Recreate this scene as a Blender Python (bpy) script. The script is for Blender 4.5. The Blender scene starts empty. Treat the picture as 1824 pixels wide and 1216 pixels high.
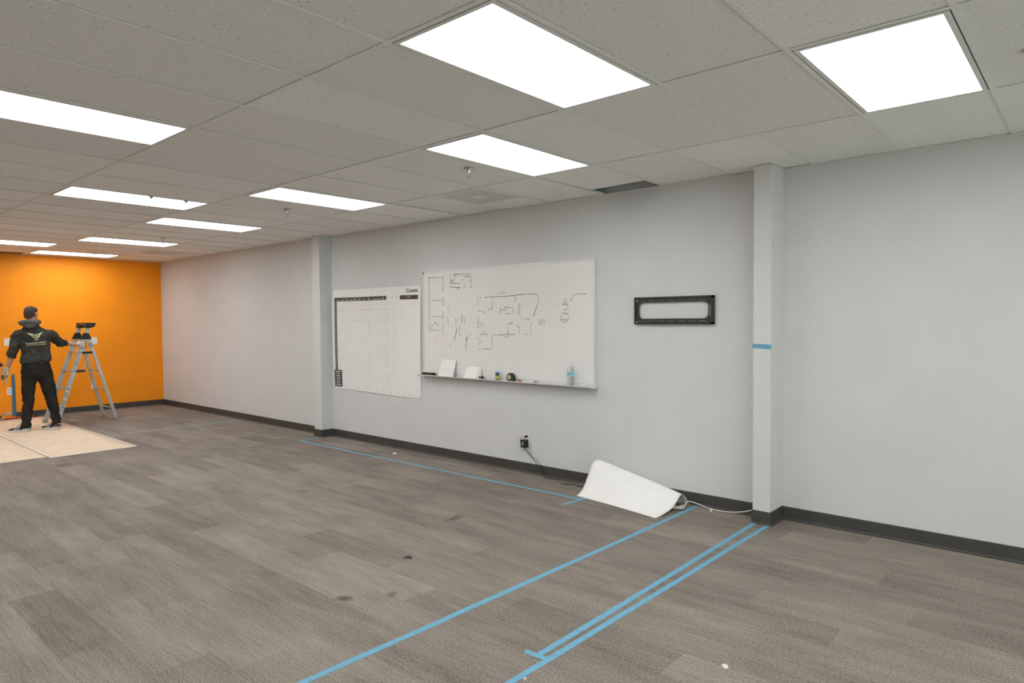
import bpy, bmesh, math, random
from mathutils import Vector, Matrix, noise
from mathutils.bvhtree import BVHTree
random.seed(7)
scene = bpy.context.scene
COL = scene.collection

# ------------------------------------------------------------------ camera, world, exposure
CAM = Vector((0.0, -5.2306, 1.5792))
F_PX, YAW, PITCH, ROLL = 1188.8, 0.7214, 0.0317, -0.0070
fw = Vector((-math.sin(YAW) * math.cos(PITCH), math.cos(YAW) * math.cos(PITCH), -math.sin(PITCH)))
rt0 = fw.cross(Vector((0, 0, 1))).normalized()
up0 = rt0.cross(fw)
rt = rt0 * math.cos(ROLL) + up0 * math.sin(ROLL)
up = -rt0 * math.sin(ROLL) + up0 * math.cos(ROLL)
camd = bpy.data.cameras.new('camera')
camd.sensor_width = 36.0
camd.lens = F_PX / 1824.0 * 36.0
camd.clip_start = 0.05
camd.clip_end = 100
cam = bpy.data.objects.new('camera', camd)
COL.objects.link(cam)
mw = Matrix((rt, up, -fw)).transposed().to_4x4()
mw.translation = CAM
cam.matrix_world = mw
scene.camera = cam

world = bpy.data.worlds.new('world')
scene.world = world
world.use_nodes = True
bg = world.node_tree.nodes['Background']
bg.inputs[0].default_value = (0.97, 1.0, 0.985, 1)
bg.inputs[1].default_value = 2.3

vs = scene.view_settings
vs.view_transform = 'Standard'
vs.look = 'None'
vs.gamma = 1.0
vs.use_curve_mapping = False
vs.exposure = 0.62
LAMP = 7.0          # radiance of the troffer diffusers

# ------------------------------------------------------------------ room dimensions (metres)
H = 2.7395                     # ceiling height
XF = -13.62                    # orange end wall
XN = 4.2                       # wall behind the camera
YL = -8.9                      # far left wall, out of view
YF, YM, YR = 0.0, 0.038, 0.102 # long wall: far bay, middle bay, near bay
P1 = (-8.13, -7.95, -0.135)    # far pilaster x0, x1, front y
P2 = (-1.995, -1.862, -0.150)  # near pilaster
T = 0.6096                     # ceiling module
GX, GY = -3.1692, -1.6181      # centre of one ceiling light

# ------------------------------------------------------------------ materials
MATS = {}
def new_mat(name):
    m = bpy.data.materials.new(name)
    m.use_nodes = True
    nt = m.node_tree
    b = nt.nodes['Principled BSDF']
    return m, nt, b

def mat(name, col, rough=0.6, metal=0.0, var=0.06, scale=30.0, bump=0.0, bscale=200.0, spec=0.3, trans=0.0, coat=0.0, stretch=None, bdist=0.002):
    if name in MATS:
        return MATS[name]
    m, nt, b = new_mat(name)
    N, L = nt.nodes, nt.links
    b.inputs['Roughness'].default_value = rough
    b.inputs['Metallic'].default_value = metal
    b.inputs['Specular IOR Level'].default_value = spec
    b.inputs['Transmission Weight'].default_value = trans
    b.inputs['Coat Weight'].default_value = coat
    tc = N.new('ShaderNodeTexCoord')
    src = tc.outputs['Object']
    if stretch:
        mp = N.new('ShaderNodeMapping')
        mp.inputs['Scale'].default_value = stretch
        L.new(src, mp.inputs[0]); src = mp.outputs[0]
    nz = N.new('ShaderNodeTexNoise')
    nz.inputs['Scale'].default_value = scale
    nz.inputs['Detail'].default_value = 4
    L.new(src, nz.inputs['Vector'])
    rmp = N.new('ShaderNodeValToRGB')
    lo = [max(0, c * (1 - var)) for c in col]; hi = [min(1, c * (1 + var)) for c in col]
    rmp.color_ramp.elements[0].position = 0.3; rmp.color_ramp.elements[1].position = 0.7
    rmp.color_ramp.elements[0].color = (*lo, 1); rmp.color_ramp.elements[1].color = (*hi, 1)
    L.new(nz.outputs['Fac'], rmp.inputs[0]); L.new(rmp.outputs[0], b.inputs['Base Color'])
    if bump > 0:
        n2 = N.new('ShaderNodeTexNoise'); n2.inputs['Scale'].default_value = bscale; n2.inputs['Detail'].default_value = 3
        L.new(src, n2.inputs['Vector'])
        bp = N.new('ShaderNodeBump'); bp.inputs['Strength'].default_value = bump; bp.inputs['Distance'].default_value = bdist
        L.new(n2.outputs['Fac'], bp.inputs['Height']); L.new(bp.outputs[0], b.inputs['Normal'])
    MATS[name] = m
    return m

def carpet_mat():
    m, nt, b = new_mat('carpet_fibre')
    N, L = nt.nodes, nt.links
    b.inputs['Roughness'].default_value = 0.95; b.inputs['Specular IOR Level'].default_value = 0.05
    geo = N.new('ShaderNodeNewGeometry')
    def mapped(sx, sy, src=geo.outputs['Position']):
        mp = N.new('ShaderNodeMapping'); mp.inputs['Scale'].default_value = (sx, sy, 1); L.new(src, mp.inputs[0]); return mp.outputs[0]
    def tex(v, scale, detail=3, rough=0.55):
        n = N.new('ShaderNodeTexNoise'); n.inputs['Scale'].default_value = scale; n.inputs['Detail'].default_value = detail
        n.inputs['Roughness'].default_value = rough
        L.new(v, n.inputs['Vector']); return n.outputs['Fac']
    def math_(op, a, bb, clamp=False):
        n = N.new('ShaderNodeMath'); n.operation = op; n.use_clamp = clamp
        for i, v in enumerate((a, bb)):
            if isinstance(v, (int, float)): n.inputs[i].default_value = v
            else: L.new(v, n.inputs[i])
        return n.outputs[0]
    # tone of each plank (stored per face as an attribute / object colour id)
    at = N.new('ShaderNodeAttribute'); at.attribute_name = 'tone'
    oi = N.new('ShaderNodeObjectInfo')
    tone = math_('ADD', at.outputs['Fac'], 0.0)
    sx = N.new('ShaderNodeSeparateColor'); L.new(oi.outputs['Color'], sx.inputs[0])
    tone = math_('ADD', tone, sx.outputs[0])
    tone = math_('MULTIPLY', math_('SUBTRACT', tone, 0.5), 0.42)
    streak = math_('MULTIPLY', math_('SUBTRACT', tex(mapped(2.4, 60), 1.0, 7, 0.80), 0.5), 1.5)
    block = math_('MULTIPLY', math_('SUBTRACT', tex(mapped(1.6, 7.5), 1.0, 2), 0.5), 1.1)
    cloud = math_('MULTIPLY', math_('SUBTRACT', tex(mapped(1, 1), 0.9, 2), 0.5), 0.6)
    fine = math_('MULTIPLY', math_('SUBTRACT', tex(mapped(85, 150), 1.0, 3, 0.85), 0.5), 5.0)
    thin = math_('MULTIPLY', math_('SUBTRACT', tex(mapped(5.0, 150), 1.0, 3, 0.7), 0.5), 1.2)
    fine = math_('ADD', fine, thin)
    s = math_('ADD', math_('ADD', math_('ADD', tone, streak), math_('ADD', block, cloud)), fine)
    s = math_('ADD', math_('MULTIPLY', s, 0.5), 0.5, True)
    rp = N.new('ShaderNodeValToRGB')
    rp.color_ramp.elements[0].position = 0.0; rp.color_ramp.elements[0].color = (0.098, 0.083, 0.070, 1)
    rp.color_ramp.elements[1].position = 1.0; rp.color_ramp.elements[1].color = (0.372, 0.330, 0.288, 1)
    L.new(s, rp.inputs[0])
    col = rp.outputs[0]
    # dried spills with a shape of their own: x, y, half length x, half width y, angle, strength
    stains = [(-3.21, -3.05, .055, .045, .3, .75), (-3.045, -2.84, .035, .04, .5, .6), (-3.84, -1.57, .045, .10, -.1, .6),
              (-3.88, -1.50, .03, .05, .4, .5), (-8.65, -2.98, .12, .11, .2, .55), (-8.9, -2.9, .10, .06, .1, .35), (-5.55, -1.9, .06, .05, 0, .3)]
    wob = N.new('ShaderNodeTexNoise'); wob.inputs['Scale'].default_value = 18; wob.inputs['Detail'].default_value = 4
    L.new(geo.outputs['Position'], wob.inputs['Vector'])
    for (x, y, rx, ry, an, st) in stains:
        mp = N.new('ShaderNodeMapping'); mp.vector_type = 'TEXTURE'
        mp.inputs['Location'].default_value = (x, y, 0); mp.inputs['Rotation'].default_value = (0, 0, an); mp.inputs['Scale'].default_value = (rx, ry, 1)
        L.new(geo.outputs['Position'], mp.inputs[0])
        ln = N.new('ShaderNodeVectorMath'); ln.operation = 'LENGTH'; L.new(mp.outputs[0], ln.inputs[0])
        dd = math_('ADD', ln.outputs['Value'], math_('MULTIPLY', math_('SUBTRACT', wob.outputs['Fac'], .5), 1.6))
        k = math_('MULTIPLY', math_('SUBTRACT', 1.25, dd, True), st * 1.05, True)
        mx = N.new('ShaderNodeMix'); mx.data_type = 'RGBA'
        L.new(k, mx.inputs[0]); L.new(col, mx.inputs[6]); mx.inputs[7].default_value = (0.075, 0.058, 0.042, 1)
        col = mx.outputs[2]
    L.new(col, b.inputs['Base Color'])
    bp = N.new('ShaderNodeBump'); bp.inputs['Strength'].default_value = 0.55; bp.inputs['Distance'].default_value = 0.004
    L.new(tex(mapped(260, 260), 1.0, 2), bp.inputs['Height']); L.new(bp.outputs[0], b.inputs['Normal'])
    return m

def tile_mat():
    m, nt, b = new_mat('mineral_fibre_tile')
    N, L = nt.nodes, nt.links
    b.inputs['Roughness'].default_value = 0.95; b.inputs['Specular IOR Level'].default_value = 0.05
    geo = N.new('ShaderNodeNewGeometry')
    v = N.new('ShaderNodeTexVoronoi'); v.inputs['Scale'].default_value = 42; v.inputs['Randomness'].default_value = 1
    L.new(geo.outputs['Position'], v.inputs['Vector'])
    nz = N.new('ShaderNodeTexNoise'); nz.inputs['Scale'].default_value = 60; nz.inputs['Detail'].default_value = 3
    L.new(geo.outputs['Position'], nz.inputs['Vector'])
    ad = N.new('ShaderNodeMath'); ad.operation = 'ADD'
    ml = N.new('ShaderNodeMath'); ml.operation = 'MULTIPLY'; ml.inputs[1].default_value = 0.5
    L.new(nz.outputs['Fac'], ml.inputs[0]); L.new(v.outputs['Distance'], ad.inputs[0]); L.new(ml.outputs[0], ad.inputs[1])
    rp = N.new('ShaderNodeValToRGB')
    rp.color_ramp.elements[0].position = 0.30; rp.color_ramp.elements[0].color = (0.50, 0.49, 0.47, 1)
    rp.color_ramp.elements[1].position = 0.44; rp.color_ramp.elements[1].color = (0.89, 0.885, 0.865, 1)
    L.new(ad.outputs[0], rp.inputs[0])
    oi = N.new('ShaderNodeObjectInfo')
    mr = N.new('ShaderNodeMapRange'); mr.inputs[3].default_value = 0.95; mr.inputs[4].default_value = 1.03
    L.new(oi.outputs['Random'], mr.inputs[0])
    mx = N.new('ShaderNodeVectorMath'); mx.operation = 'SCALE'
    L.new(rp.outputs[0], mx.inputs[0]); L.new(mr.outputs[0], mx.inputs['Scale'])
    L.new(mx.outputs[0], b.inputs['Base Color'])
    bp = N.new('ShaderNodeBump'); bp.inputs['Strength'].default_value = 0.5; bp.inputs['Distance'].default_value = 0.003
    L.new(ad.outputs[0], bp.inputs['Height']); L.new(bp.outputs[0], b.inputs['Normal'])
    return m

def diffuser_mat():
    # a lit prismatic lens over two lamp tubes: a little brighter along the tubes
    m = bpy.data.materials.new('lit_lens'); m.use_nodes = True
    nt = m.node_tree; N, L = nt.nodes, nt.links
    for n in list(N): N.remove(n)
    out = N.new('ShaderNodeOutputMaterial'); em = N.new('ShaderNodeEmission')
    tc = N.new('ShaderNodeTexCoord'); sp = N.new('ShaderNodeSeparateXYZ'); L.new(tc.outputs['Object'], sp.inputs[0])
    def mm(op, a, b=0.0):
        n = N.new('ShaderNodeMath'); n.operation = op
        for i, v in enumerate((a, b)):
            if isinstance(v, (int, float)): n.inputs[i].default_value = v
            else: L.new(v, n.inputs[i])
        return n.outputs[0]
    ax = mm('ABSOLUTE', sp.outputs[0]); dx = mm('ABSOLUTE', mm('SUBTRACT', ax, 0.13))
    gx = mm('SUBTRACT', 1.08, mm('MULTIPLY', dx, 1.9))
    ey = mm('SUBTRACT', mm('ABSOLUTE', sp.outputs[1]), 0.47)
    gy = mm('SUBTRACT', 1.0, mm('MULTIPLY', mm('MAXIMUM', ey, 0.0), 3.2))
    L.new(mm('MULTIPLY', mm('MULTIPLY', gx, gy), LAMP), em.inputs['Strength'])
    em.inputs['Color'].default_value = (1.0, 0.995, 0.985, 1)
    L.new(em.outputs[0], out.inputs[0])
    return m

def perf_mat():
    m, nt, b = new_mat('perforated_white_metal')
    N, L = nt.nodes, nt.links
    b.inputs['Roughness'].default_value = 0.5
    tc = N.new('ShaderNodeTexCoord')
    v = N.new('ShaderNodeTexVoronoi'); v.inputs['Scale'].default_value = 70; v.inputs['Randomness'].default_value = 0
    L.new(tc.outputs['Object'], v.inputs['Vector'])
    rp = N.new('ShaderNodeValToRGB')
    rp.color_ramp.elements[0].position = 0.30; rp.color_ramp.elements[0].color = (0.36, 0.36, 0.35, 1)
    rp.color_ramp.elements[1].position = 0.38; rp.color_ramp.elements[1].color = (0.78, 0.78, 0.76, 1)
    L.new(v.outputs['Distance'], rp.inputs[0]); L.new(rp.outputs[0], b.inputs['Base Color'])
    return m

def clear_mat(name, col, rough=0.05, ior=1.45):
    m, nt, b = new_mat(name)
    b.inputs['Base Color'].default_value = (*col, 1)
    b.inputs['Roughness'].default_value = rough
    b.inputs['Transmission Weight'].default_value = 1.0
    b.inputs['IOR'].default_value = ior
    return m

def tinted_pane_mat():
    m = bpy.data.materials.new('tinted_pane'); m.use_nodes = True
    nt = m.node_tree; N, L = nt.nodes, nt.links
    for n in list(N): N.remove(n)
    out = N.new('ShaderNodeOutputMaterial'); t = N.new('ShaderNodeBsdfTransparent'); g = N.new('ShaderNodeBsdfGlossy')
    t.inputs[0].default_value = (0.87, 0.93, 0.885, 1); g.inputs['Roughness'].default_value = 0.02
    mx = N.new('ShaderNodeMixShader'); mx.inputs[0].default_value = 0.06
    L.new(t.outputs[0], mx.inputs[1]); L.new(g.outputs[0], mx.inputs[2]); L.new(mx.outputs[0], out.inputs[0])
    return m

M_WALL = mat('grey_wall_paint', (0.650, 0.656, 0.654), 0.75, var=0.02, scale=3, bump=0.35, bscale=110, spec=0.15, bdist=0.003)
M_ORANGE = mat('orange_wall_paint', (0.97, 0.325, 0.014), 0.55, var=0.03, scale=3, bump=0.35, bscale=110, spec=0.2, bdist=0.003)
M_BASE = mat('charcoal_vinyl_base', (0.062, 0.060, 0.054), 0.42, var=0.12, scale=6, spec=0.4)
M_CARPET = carpet_mat()
M_TILE = tile_mat()
M_TEE = mat('white_tee_metal', (0.84, 0.84, 0.82), 0.5, var=0.04, scale=8)
M_PLENUM = mat('plenum_deck', (0.05, 0.05, 0.048), 0.9, var=0.2, scale=4)
M_LENS = diffuser_mat()
M_LFRAME = mat('white_enamel', (0.78, 0.78, 0.76), 0.4, var=0.03, scale=9)
M_PERF = perf_mat()
M_TAPED = mat('dull_blue_tape', (0.062, 0.165, 0.255), 0.7, var=0.1, scale=25)
M_TAPE = mat('blue_masking_tape', (0.135, 0.355, 0.50), 0.6, var=0.10, scale=25, bump=0.2, bscale=300)
M_WHITE = mat('white_plastic', (0.74, 0.74, 0.71), 0.4, var=0.03, scale=20)
M_IVORY = mat('ivory_plastic', (0.72, 0.68, 0.60), 0.4, var=0.03, scale=20)
M_DARK = mat('dark_recess', (0.02, 0.02, 0.02), 0.8, var=0.1)
M_BLACK = mat('black_plastic', (0.022, 0.022, 0.021), 0.45, var=0.2, scale=30)
M_ALU = mat('anodised_aluminium', (0.70, 0.705, 0.70), 0.38, metal=0.30, var=0.08, scale=14, stretch=(1, 1, 6))
M_LADDER = mat('ladder_aluminium', (0.50, 0.52, 0.52), 0.45, metal=0.55, var=0.14, scale=16)
M_BOARD = mat('whiteboard_enamel', (0.80, 0.80, 0.785), 0.22, var=0.015, scale=5, spec=0.5)
M_INK = mat('brown_marker_ink', (0.095, 0.045, 0.030), 0.7, var=0.3, scale=40)
M_PAPER = mat('white_paper', (0.83, 0.825, 0.81), 0.8, var=0.02, scale=8, spec=0.1)
M_PRINT = mat('brown_black_print', (0.085, 0.072, 0.062), 0.7, var=0.15, scale=25)
M_GRIDINK = mat('pale_grey_print', (0.60, 0.595, 0.58), 0.8, var=0.05, scale=30)
M_MOUNT = mat('black_powder_coat', (0.038, 0.036, 0.031), 0.5, var=0.15, scale=40)
M_STEEL = mat('bright_steel', (0.6, 0.58, 0.54), 0.3, metal=0.9, var=0.1)
M_KRAFT = mat('tan_builder_paper', (0.72, 0.60, 0.46), 0.85, var=0.07, scale=7, bump=0.3, bscale=25, spec=0.1)
M_KRAFTW = mat('pale_seam_tape', (0.76, 0.68, 0.58), 0.7, var=0.05, scale=20)
M_CABLE = mat('white_cable_jacket', (0.72, 0.70, 0.66), 0.5, var=0.05, scale=30)
M_CORD = mat('black_cord_jacket', (0.03, 0.028, 0.025), 0.5, var=0.2, scale=30)
M_HOODIE = mat('charcoal_fleece', (0.052, 0.053, 0.048), 0.95, var=0.28, scale=9, bump=0.5, bscale=60, spec=0.05, bdist=0.006)
M_HOOD = mat('grey_fleece', (0.085, 0.085, 0.082), 0.95, var=0.25, scale=12, bump=0.5, bscale=60, spec=0.05, bdist=0.006)
M_PANTS = mat('black_denim', (0.026, 0.024, 0.021), 0.9, var=0.3, scale=9, bump=0.4, bscale=50, spec=0.1, bdist=0.006)
M_SKIN = mat('skin', (0.52, 0.29, 0.19), 0.55, var=0.1, scale=20, spec=0.3)
M_HAIR = mat('dark_brown_hair', (0.050, 0.034, 0.024), 0.7, var=0.4, scale=70, bump=0.8, bscale=160, stretch=(1, 1, 3))
M_GLOVE = mat('pale_knit_glove', (0.56, 0.53, 0.46), 0.9, var=0.12, scale=40, bump=0.3, bscale=300)
M_GPALM = mat('grey_rubber_palm', (0.13, 0.13, 0.125), 0.7, var=0.2, scale=40)
M_LOGO = mat('pale_green_print', (0.60, 0.62, 0.36), 0.8, var=0.08, scale=50)
M_SHOEB = mat('black_knit_upper', (0.020, 0.020, 0.021), 0.85, var=0.25, scale=60)
M_SHOEW = mat('white_foam_sole', (0.70, 0.70, 0.68), 0.6, var=0.04, scale=30)
M_SHOEG = mat('grey_foam', (0.27, 0.27, 0.27), 0.7, var=0.08, scale=30)
M_RED = mat('red_plastic', (0.55, 0.05, 0.02), 0.45, var=0.1)
M_REDCORD = mat('orange_red_cord', (0.60, 0.10, 0.03), 0.5, var=0.1)
M_DRYWALL = mat('torn_drywall', (0.55, 0.42, 0.28), 0.9, var=0.35, scale=18, bump=0.6, bscale=40)
M_PET = clear_mat('clear_bottle_plastic', (0.97, 0.985, 0.99), 0.03, 1.25)
M_LABELB = mat('pale_blue_label', (0.25, 0.62, 0.72), 0.5, var=0.05)
M_NAVY = mat('navy_print', (0.03, 0.05, 0.20), 0.5, var=0.1)
M_BLUE = mat('blue_plastic', (0.04, 0.16, 0.50), 0.4, var=0.1)
M_LIME = mat('yellow_green_label', (0.42, 0.50, 0.10), 0.5, var=0.2, scale=60)
M_GREEN = mat('dark_green_rubber', (0.035, 0.055, 0.045), 0.6, var=0.2, scale=40)
M_TAN = mat('tan_sticker', (0.60, 0.44, 0.34), 0.5, var=0.1)
M_PANE = tinted_pane_mat()
M_GREY = mat('mid_grey_metal', (0.30, 0.30, 0.29), 0.5, metal=0.3, var=0.1)

# ------------------------------------------------------------------ mesh helpers
class B:
    def __init__(s): s.bm = bmesh.new()
    def verts_faces(s, vs_, fs):
        v = [s.bm.verts.new(p) for p in vs_]
        for f in fs:
            try: s.bm.faces.new([v[i] for i in f])
            except ValueError: pass
        return s
    def box(s, x0, x1, y0, y1, z0, z1, mtx=None):
        c = [(x, y, z) for z in (z0, z1) for y in (y0, y1) for x in (x0, x1)]
        if mtx is not None: c = [mtx @ Vector(p) for p in c]
        return s.verts_faces(c, [(0, 2, 3, 1), (4, 5, 7, 6), (0, 1, 5, 4), (2, 6, 7, 3), (0, 4, 6, 2), (1, 3, 7, 5)])
    def bar(s, p0, p1, w, d, upv=(0, 0, 1), ends=(0, 0)):
        # rectangular bar from p0 to p1: w across, d along upv
        p0, p1 = Vector(p0), Vector(p1); a = (p1 - p0).normalized(); u = Vector(upv)
        x = a.cross(u).normalized(); y = x.cross(a).normalized()
        m = Matrix((x, y, a)).transposed().to_4x4(); m.translation = p0
        return s.box(-w / 2, w / 2, -d / 2, d / 2, -ends[0], (p1 - p0).length + ends[1], m)
    def tube(s, pts, r, n=8, caps=True):
        pts = [Vector(p) for p in pts]
        rad = r if isinstance(r, (list, tuple)) else [r] * len(pts)
        rings = []; prev = None
        for i, p in enumerate(pts):
            t = (pts[min(i + 1, len(pts) - 1)] - pts[max(i - 1, 0)])
            t = t.normalized() if t.length > 1e-9 else Vector((0, 0, 1))
            if prev is None:
                ref = Vector((0, 0, 1)) if abs(t.z) < 0.9 else Vector((1, 0, 0))
                x = t.cross(ref).normalized()
            else:
                x = prev - t * prev.dot(t)
                x = x.normalized() if x.length > 1e-6 else t.orthogonal().normalized()
            prev = x; y = t.cross(x)
            rr = rad[i]; ra, rb = rr if isinstance(rr, (list, tuple)) else (rr, rr)
            rings.append([s.bm.verts.new(p + x * (math.cos(k * 2 * math.pi / n) * ra) + y * (math.sin(k * 2 * math.pi / n) * rb)) for k in range(n)])
        s._skin(rings, n, caps); return s
    def rings(s, lst, n=24, caps=True, power=2.0):
        # lst of (cx, cy, cz, rx, ry[, tilt_x(slope of z with x)]) horizontal rings
        out = []
        for q in lst:
            cx, cy, cz, rx, ry = q[:5]; tl = q[5] if len(q) > 5 else 0.0; ty = q[6] if len(q) > 6 else 0.0
            ring = []
            for k in range(n):
                a = k * 2 * math.pi / n; c, si = math.cos(a), math.sin(a)
                dx = rx * math.copysign(abs(c) ** (2 / power), c); dy = ry * math.copysign(abs(si) ** (2 / power), si)
                ring.append(s.bm.verts.new((cx + dx, cy + dy, cz + tl * dx + ty * dy)))
            out.append(ring)
        s._skin(out, n, caps); return s
    def _skin(s, rings, n, caps):
        for a, b in zip(rings[:-1], rings[1:]):
            for k in range(n):
                s.bm.faces.new((a[k], a[(k + 1) % n], b[(k + 1) % n], b[k]))
        if caps:
            s.bm.faces.new(list(reversed(rings[0]))); s.bm.faces.new(rings[-1])
    def lathe(s, prof, c=(0, 0, 0), n=24, axis='z'):
        out = []
        for r, z in prof:
            ring = []
            for k in range(n):
                a = k * 2 * math.pi / n; x, y = r * math.cos(a), r * math.sin(a)
                p = {'z': (x, y, z), 'y': (x, z, y), 'x': (z, x, y)}[axis]
                ring.append(s.bm.verts.new((c[0] + p[0], c[1] + p[1], c[2] + p[2])))
            out.append(ring)
        s._skin(out, n, True); return s
    def prism(s, poly, f0, f1):
        # poly list of 2D points; f0/f1 map (u, v) to the two 3D caps
        a = [s.bm.verts.new(f0(*p)) for p in poly]; b = [s.bm.verts.new(f1(*p)) for p in poly]; n = len(poly)
        s.bm.faces.new(list(reversed(a))); s.bm.faces.new(b)
        for k in range(n): s.bm.faces.new((a[k], a[(k + 1) % n], b[(k + 1) % n], b[k]))
        return s
    def sphere(s, c, r, sc=(1, 1, 1), seg=16, rg=10):
        bmesh.ops.create_uvsphere(s.bm, u_segments=seg, v_segments=rg, radius=r, matrix=Matrix.Translation(c) @ Matrix.Diagonal((*sc, 1)))
        return s
    def mesh(s, name):
        bmesh.ops.recalc_face_normals(s.bm, faces=s.bm.faces)
        me = bpy.data.meshes.new(name); s.bm.to_mesh(me); s.bm.free(); return me
    def build(s, name, m, parent=None, org=None, smooth=False, bevel=0.0, seg=2):
        # vertices are given in world axes; org (or the parent's place) becomes the origin
        if bevel > 0:
            bmesh.ops.bevel(s.bm, geom=[e for e in s.bm.edges if len(e.link_faces) == 2 and e.calc_face_angle(0) > 0.6], offset=bevel, segments=seg, affect='EDGES', profile=0.5)
        if parent is not None and org is None: org = base_of(parent)
        if org is not None:
            bmesh.ops.translate(s.bm, vec=-Vector(org), verts=s.bm.verts)
        me = s.mesh(name); me.materials.append(m)
        if smooth:
            for f in me.polygons: f.use_smooth = True
        o = bpy.data.objects.new(name, me); COL.objects.link(o)
        if parent is not None:
            o.parent = parent
            o.location = Vector(org) - base_of(parent)
        elif org is not None: o.location = org
        return o

BASES = {}
def base_of(o):
    return BASES.get(o.name) or (o.location.copy() + (base_of(o.parent) if o.parent else Vector((0, 0, 0))))

def tag(o, label=None, cat=None, group=None, kind=None):
    if label: o['label'] = label
    if cat: o['category'] = cat
    if group: o['group'] = group
    if kind: o['kind'] = kind
    return o

def thing(name, label, cat, loc=(0, 0, 0), rotz=0.0, group=None, kind=None):
    o = bpy.data.objects.new(name, None); COL.objects.link(o)
    o.location = loc; o.rotation_euler = (0, 0, rotz); o.empty_display_size = 0.1
    return tag(o, label, cat, group, kind)

def project(pt):
    d = Vector(pt) - CAM; z = d.dot(fw)
    return (912 + F_PX * d.dot(rt) / z, 608 - F_PX * d.dot(up) / z, z) if z > 0.05 else (None, None, z)

def text_mesh(txt, size, shear=0.0, bold=0.0):
    cu = bpy.data.curves.new('lettering', 'FONT'); cu.body = txt; cu.size = size; cu.shear = shear; cu.offset = bold
    cu.resolution_u = 3
    ob = bpy.data.objects.new('lettering', cu); COL.objects.link(ob)
    dg = bpy.context.evaluated_depsgraph_get()
    me = bpy.data.meshes.new_from_object(ob.evaluated_get(dg))
    bpy.data.objects.remove(ob); bpy.data.curves.remove(cu)
    vs_ = [v.co.copy() for v in me.vertices]; fs = [tuple(p.vertices) for p in me.polygons]
    bpy.data.meshes.remove(me)
    x0 = min(v.x for v in vs_); x1 = max(v.x for v in vs_); y0 = min(v.y for v in vs_); y1 = max(v.y for v in vs_)
    return [((v.x - x0), (v.y - y0)) for v in vs_], fs, x1 - x0, y1 - y0

# ------------------------------------------------------------------ the shell of the room
ZT = H + 0.55
floor = B().box(XF - .2, XN + .2, YL - .2, .35, -.12, -.008).build('floor', M_DARK)
tag(floor, 'grey brown carpet plank floor of the empty office', 'floor', kind='structure')

w = B().prism([(XF - .2, .35), (XF - .2, YF), (-8.05, YF), (-8.05, YM), (-1.93, YM), (-1.93, YR), (XN + .2, YR), (XN + .2, .35)],
              lambda x, y: (x, y, -.008), lambda x, y: (x, y, ZT)).build('wall_right', M_WALL)
tag(w, 'long pale grey painted wall carrying the whiteboard', 'wall', kind='structure')
w = B().box(XF - .2, XF, YL, YF, -.008, ZT).build('wall_far', M_ORANGE)
tag(w, 'bright orange painted end wall behind the ladder', 'wall', kind='structure')
WALL_FAR = w
w = B().box(XF - .2, XN + .2, YL - .2, YL, -.008, ZT).build('wall_left', M_WALL)
tag(w, 'pale grey wall on the far left, out of the picture', 'wall', kind='structure')
WY0, WY1, WZ0, WZ1 = -6.2, -0.5, 0.30, 2.45
b = B()
b.box(XN, XN + .2, YL, YR, -.008, WZ0); b.box(XN, XN + .2, YL, YR, WZ1, ZT)
b.box(XN, XN + .2, YL, WY0, WZ0, WZ1); b.box(XN, XN + .2, WY1, YR, WZ0, WZ1)
w = b.build('wall_near', M_WALL)
tag(w, 'pale grey shop front wall behind the viewer', 'wall', kind='structure')
win = thing('window_1', 'wide tinted shop front window behind the viewer', 'window', (XN + .1, (WY0 + WY1) / 2, WZ0), kind='structure')
b = B()
for y in (WY0, WY0 + 1.9, WY0 + 3.8, WY1): b.box(XN + .05, XN + .15, y - .03, y + .03, WZ0, WZ1)
b.box(XN + .05, XN + .15, WY0, WY1, WZ0, WZ0 + .06); b.box(XN + .05, XN + .15, WY0, WY1, WZ1 - .06, WZ1)
b.build('window_frame', M_ALU, win)
for k in range(3): B().box(XN + .095, XN + .101, WY0 + 1.9 * k + .03, WY0 + 1.9 * k + 1.87, WZ0 + .06, WZ1 - .06).build('pane', M_PANE, win)

# pilasters on the long wall
COVE = [(0, 0), (-.024, 0), (-.024, .0025), (-.010, .006), (-.007, .013), (-.007, .097), (-.005, .101), (0, .101)]
def base_x(name, x0, x1, y, parent=None):
    o = B().prism(COVE, lambda v, z: (x0, y + v, z), lambda v, z: (x1, y + v, z)).build(name, M_BASE, parent)
    return o
def base_y(name, y0, y1, x, sgn=1, parent=None):
    o = B().prism(COVE, lambda v, z: (x - sgn * v, y0, z), lambda v, z: (x - sgn * v, y1, z)).build(name, M_BASE, parent)
    return o
for (x0, x1, yf), yb, lab in ((P1, YM, 'slim pale grey boxed pilaster left of the paper wall chart'), (P2, YR, 'slim pale grey boxed pilaster with a strip of blue tape')):
    o = B().box(x0, x1, yf, yb + .02, 0, H + .002).build('pilaster', M_WALL, org=((x0 + x1) / 2, yf, 0), bevel=.004)
    tag(o, lab, 'pilaster', kind='structure')
    bb = B()
    bb.prism(COVE, lambda v, z: (x0 - .007, yf + v, z), lambda v, z: (x1 - v, yf + v, z))
    bb.prism(COVE, lambda v, z: (x1 - v, yf + v, z), lambda v, z: (x1 - v, yb, z))
    bb.build('vinyl_base', M_BASE, o)
tag(base_x('baseboard_right', XF, P1[0], YF), 'charcoal vinyl baseboard of the wall bay nearest the orange wall', 'baseboard', kind='structure')
tag(base_x('baseboard_right', P1[1], P2[0], YM), 'charcoal vinyl baseboard below the whiteboard', 'baseboard', kind='structure')
tag(base_x('baseboard_right', P2[1], XN, YR), 'charcoal vinyl baseboard right of the near pilaster', 'baseboard', kind='structure')
tag(base_y('baseboard_far', -2.36, YF, XF), 'charcoal vinyl baseboard under the orange wall', 'baseboard', kind='structure')

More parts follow.
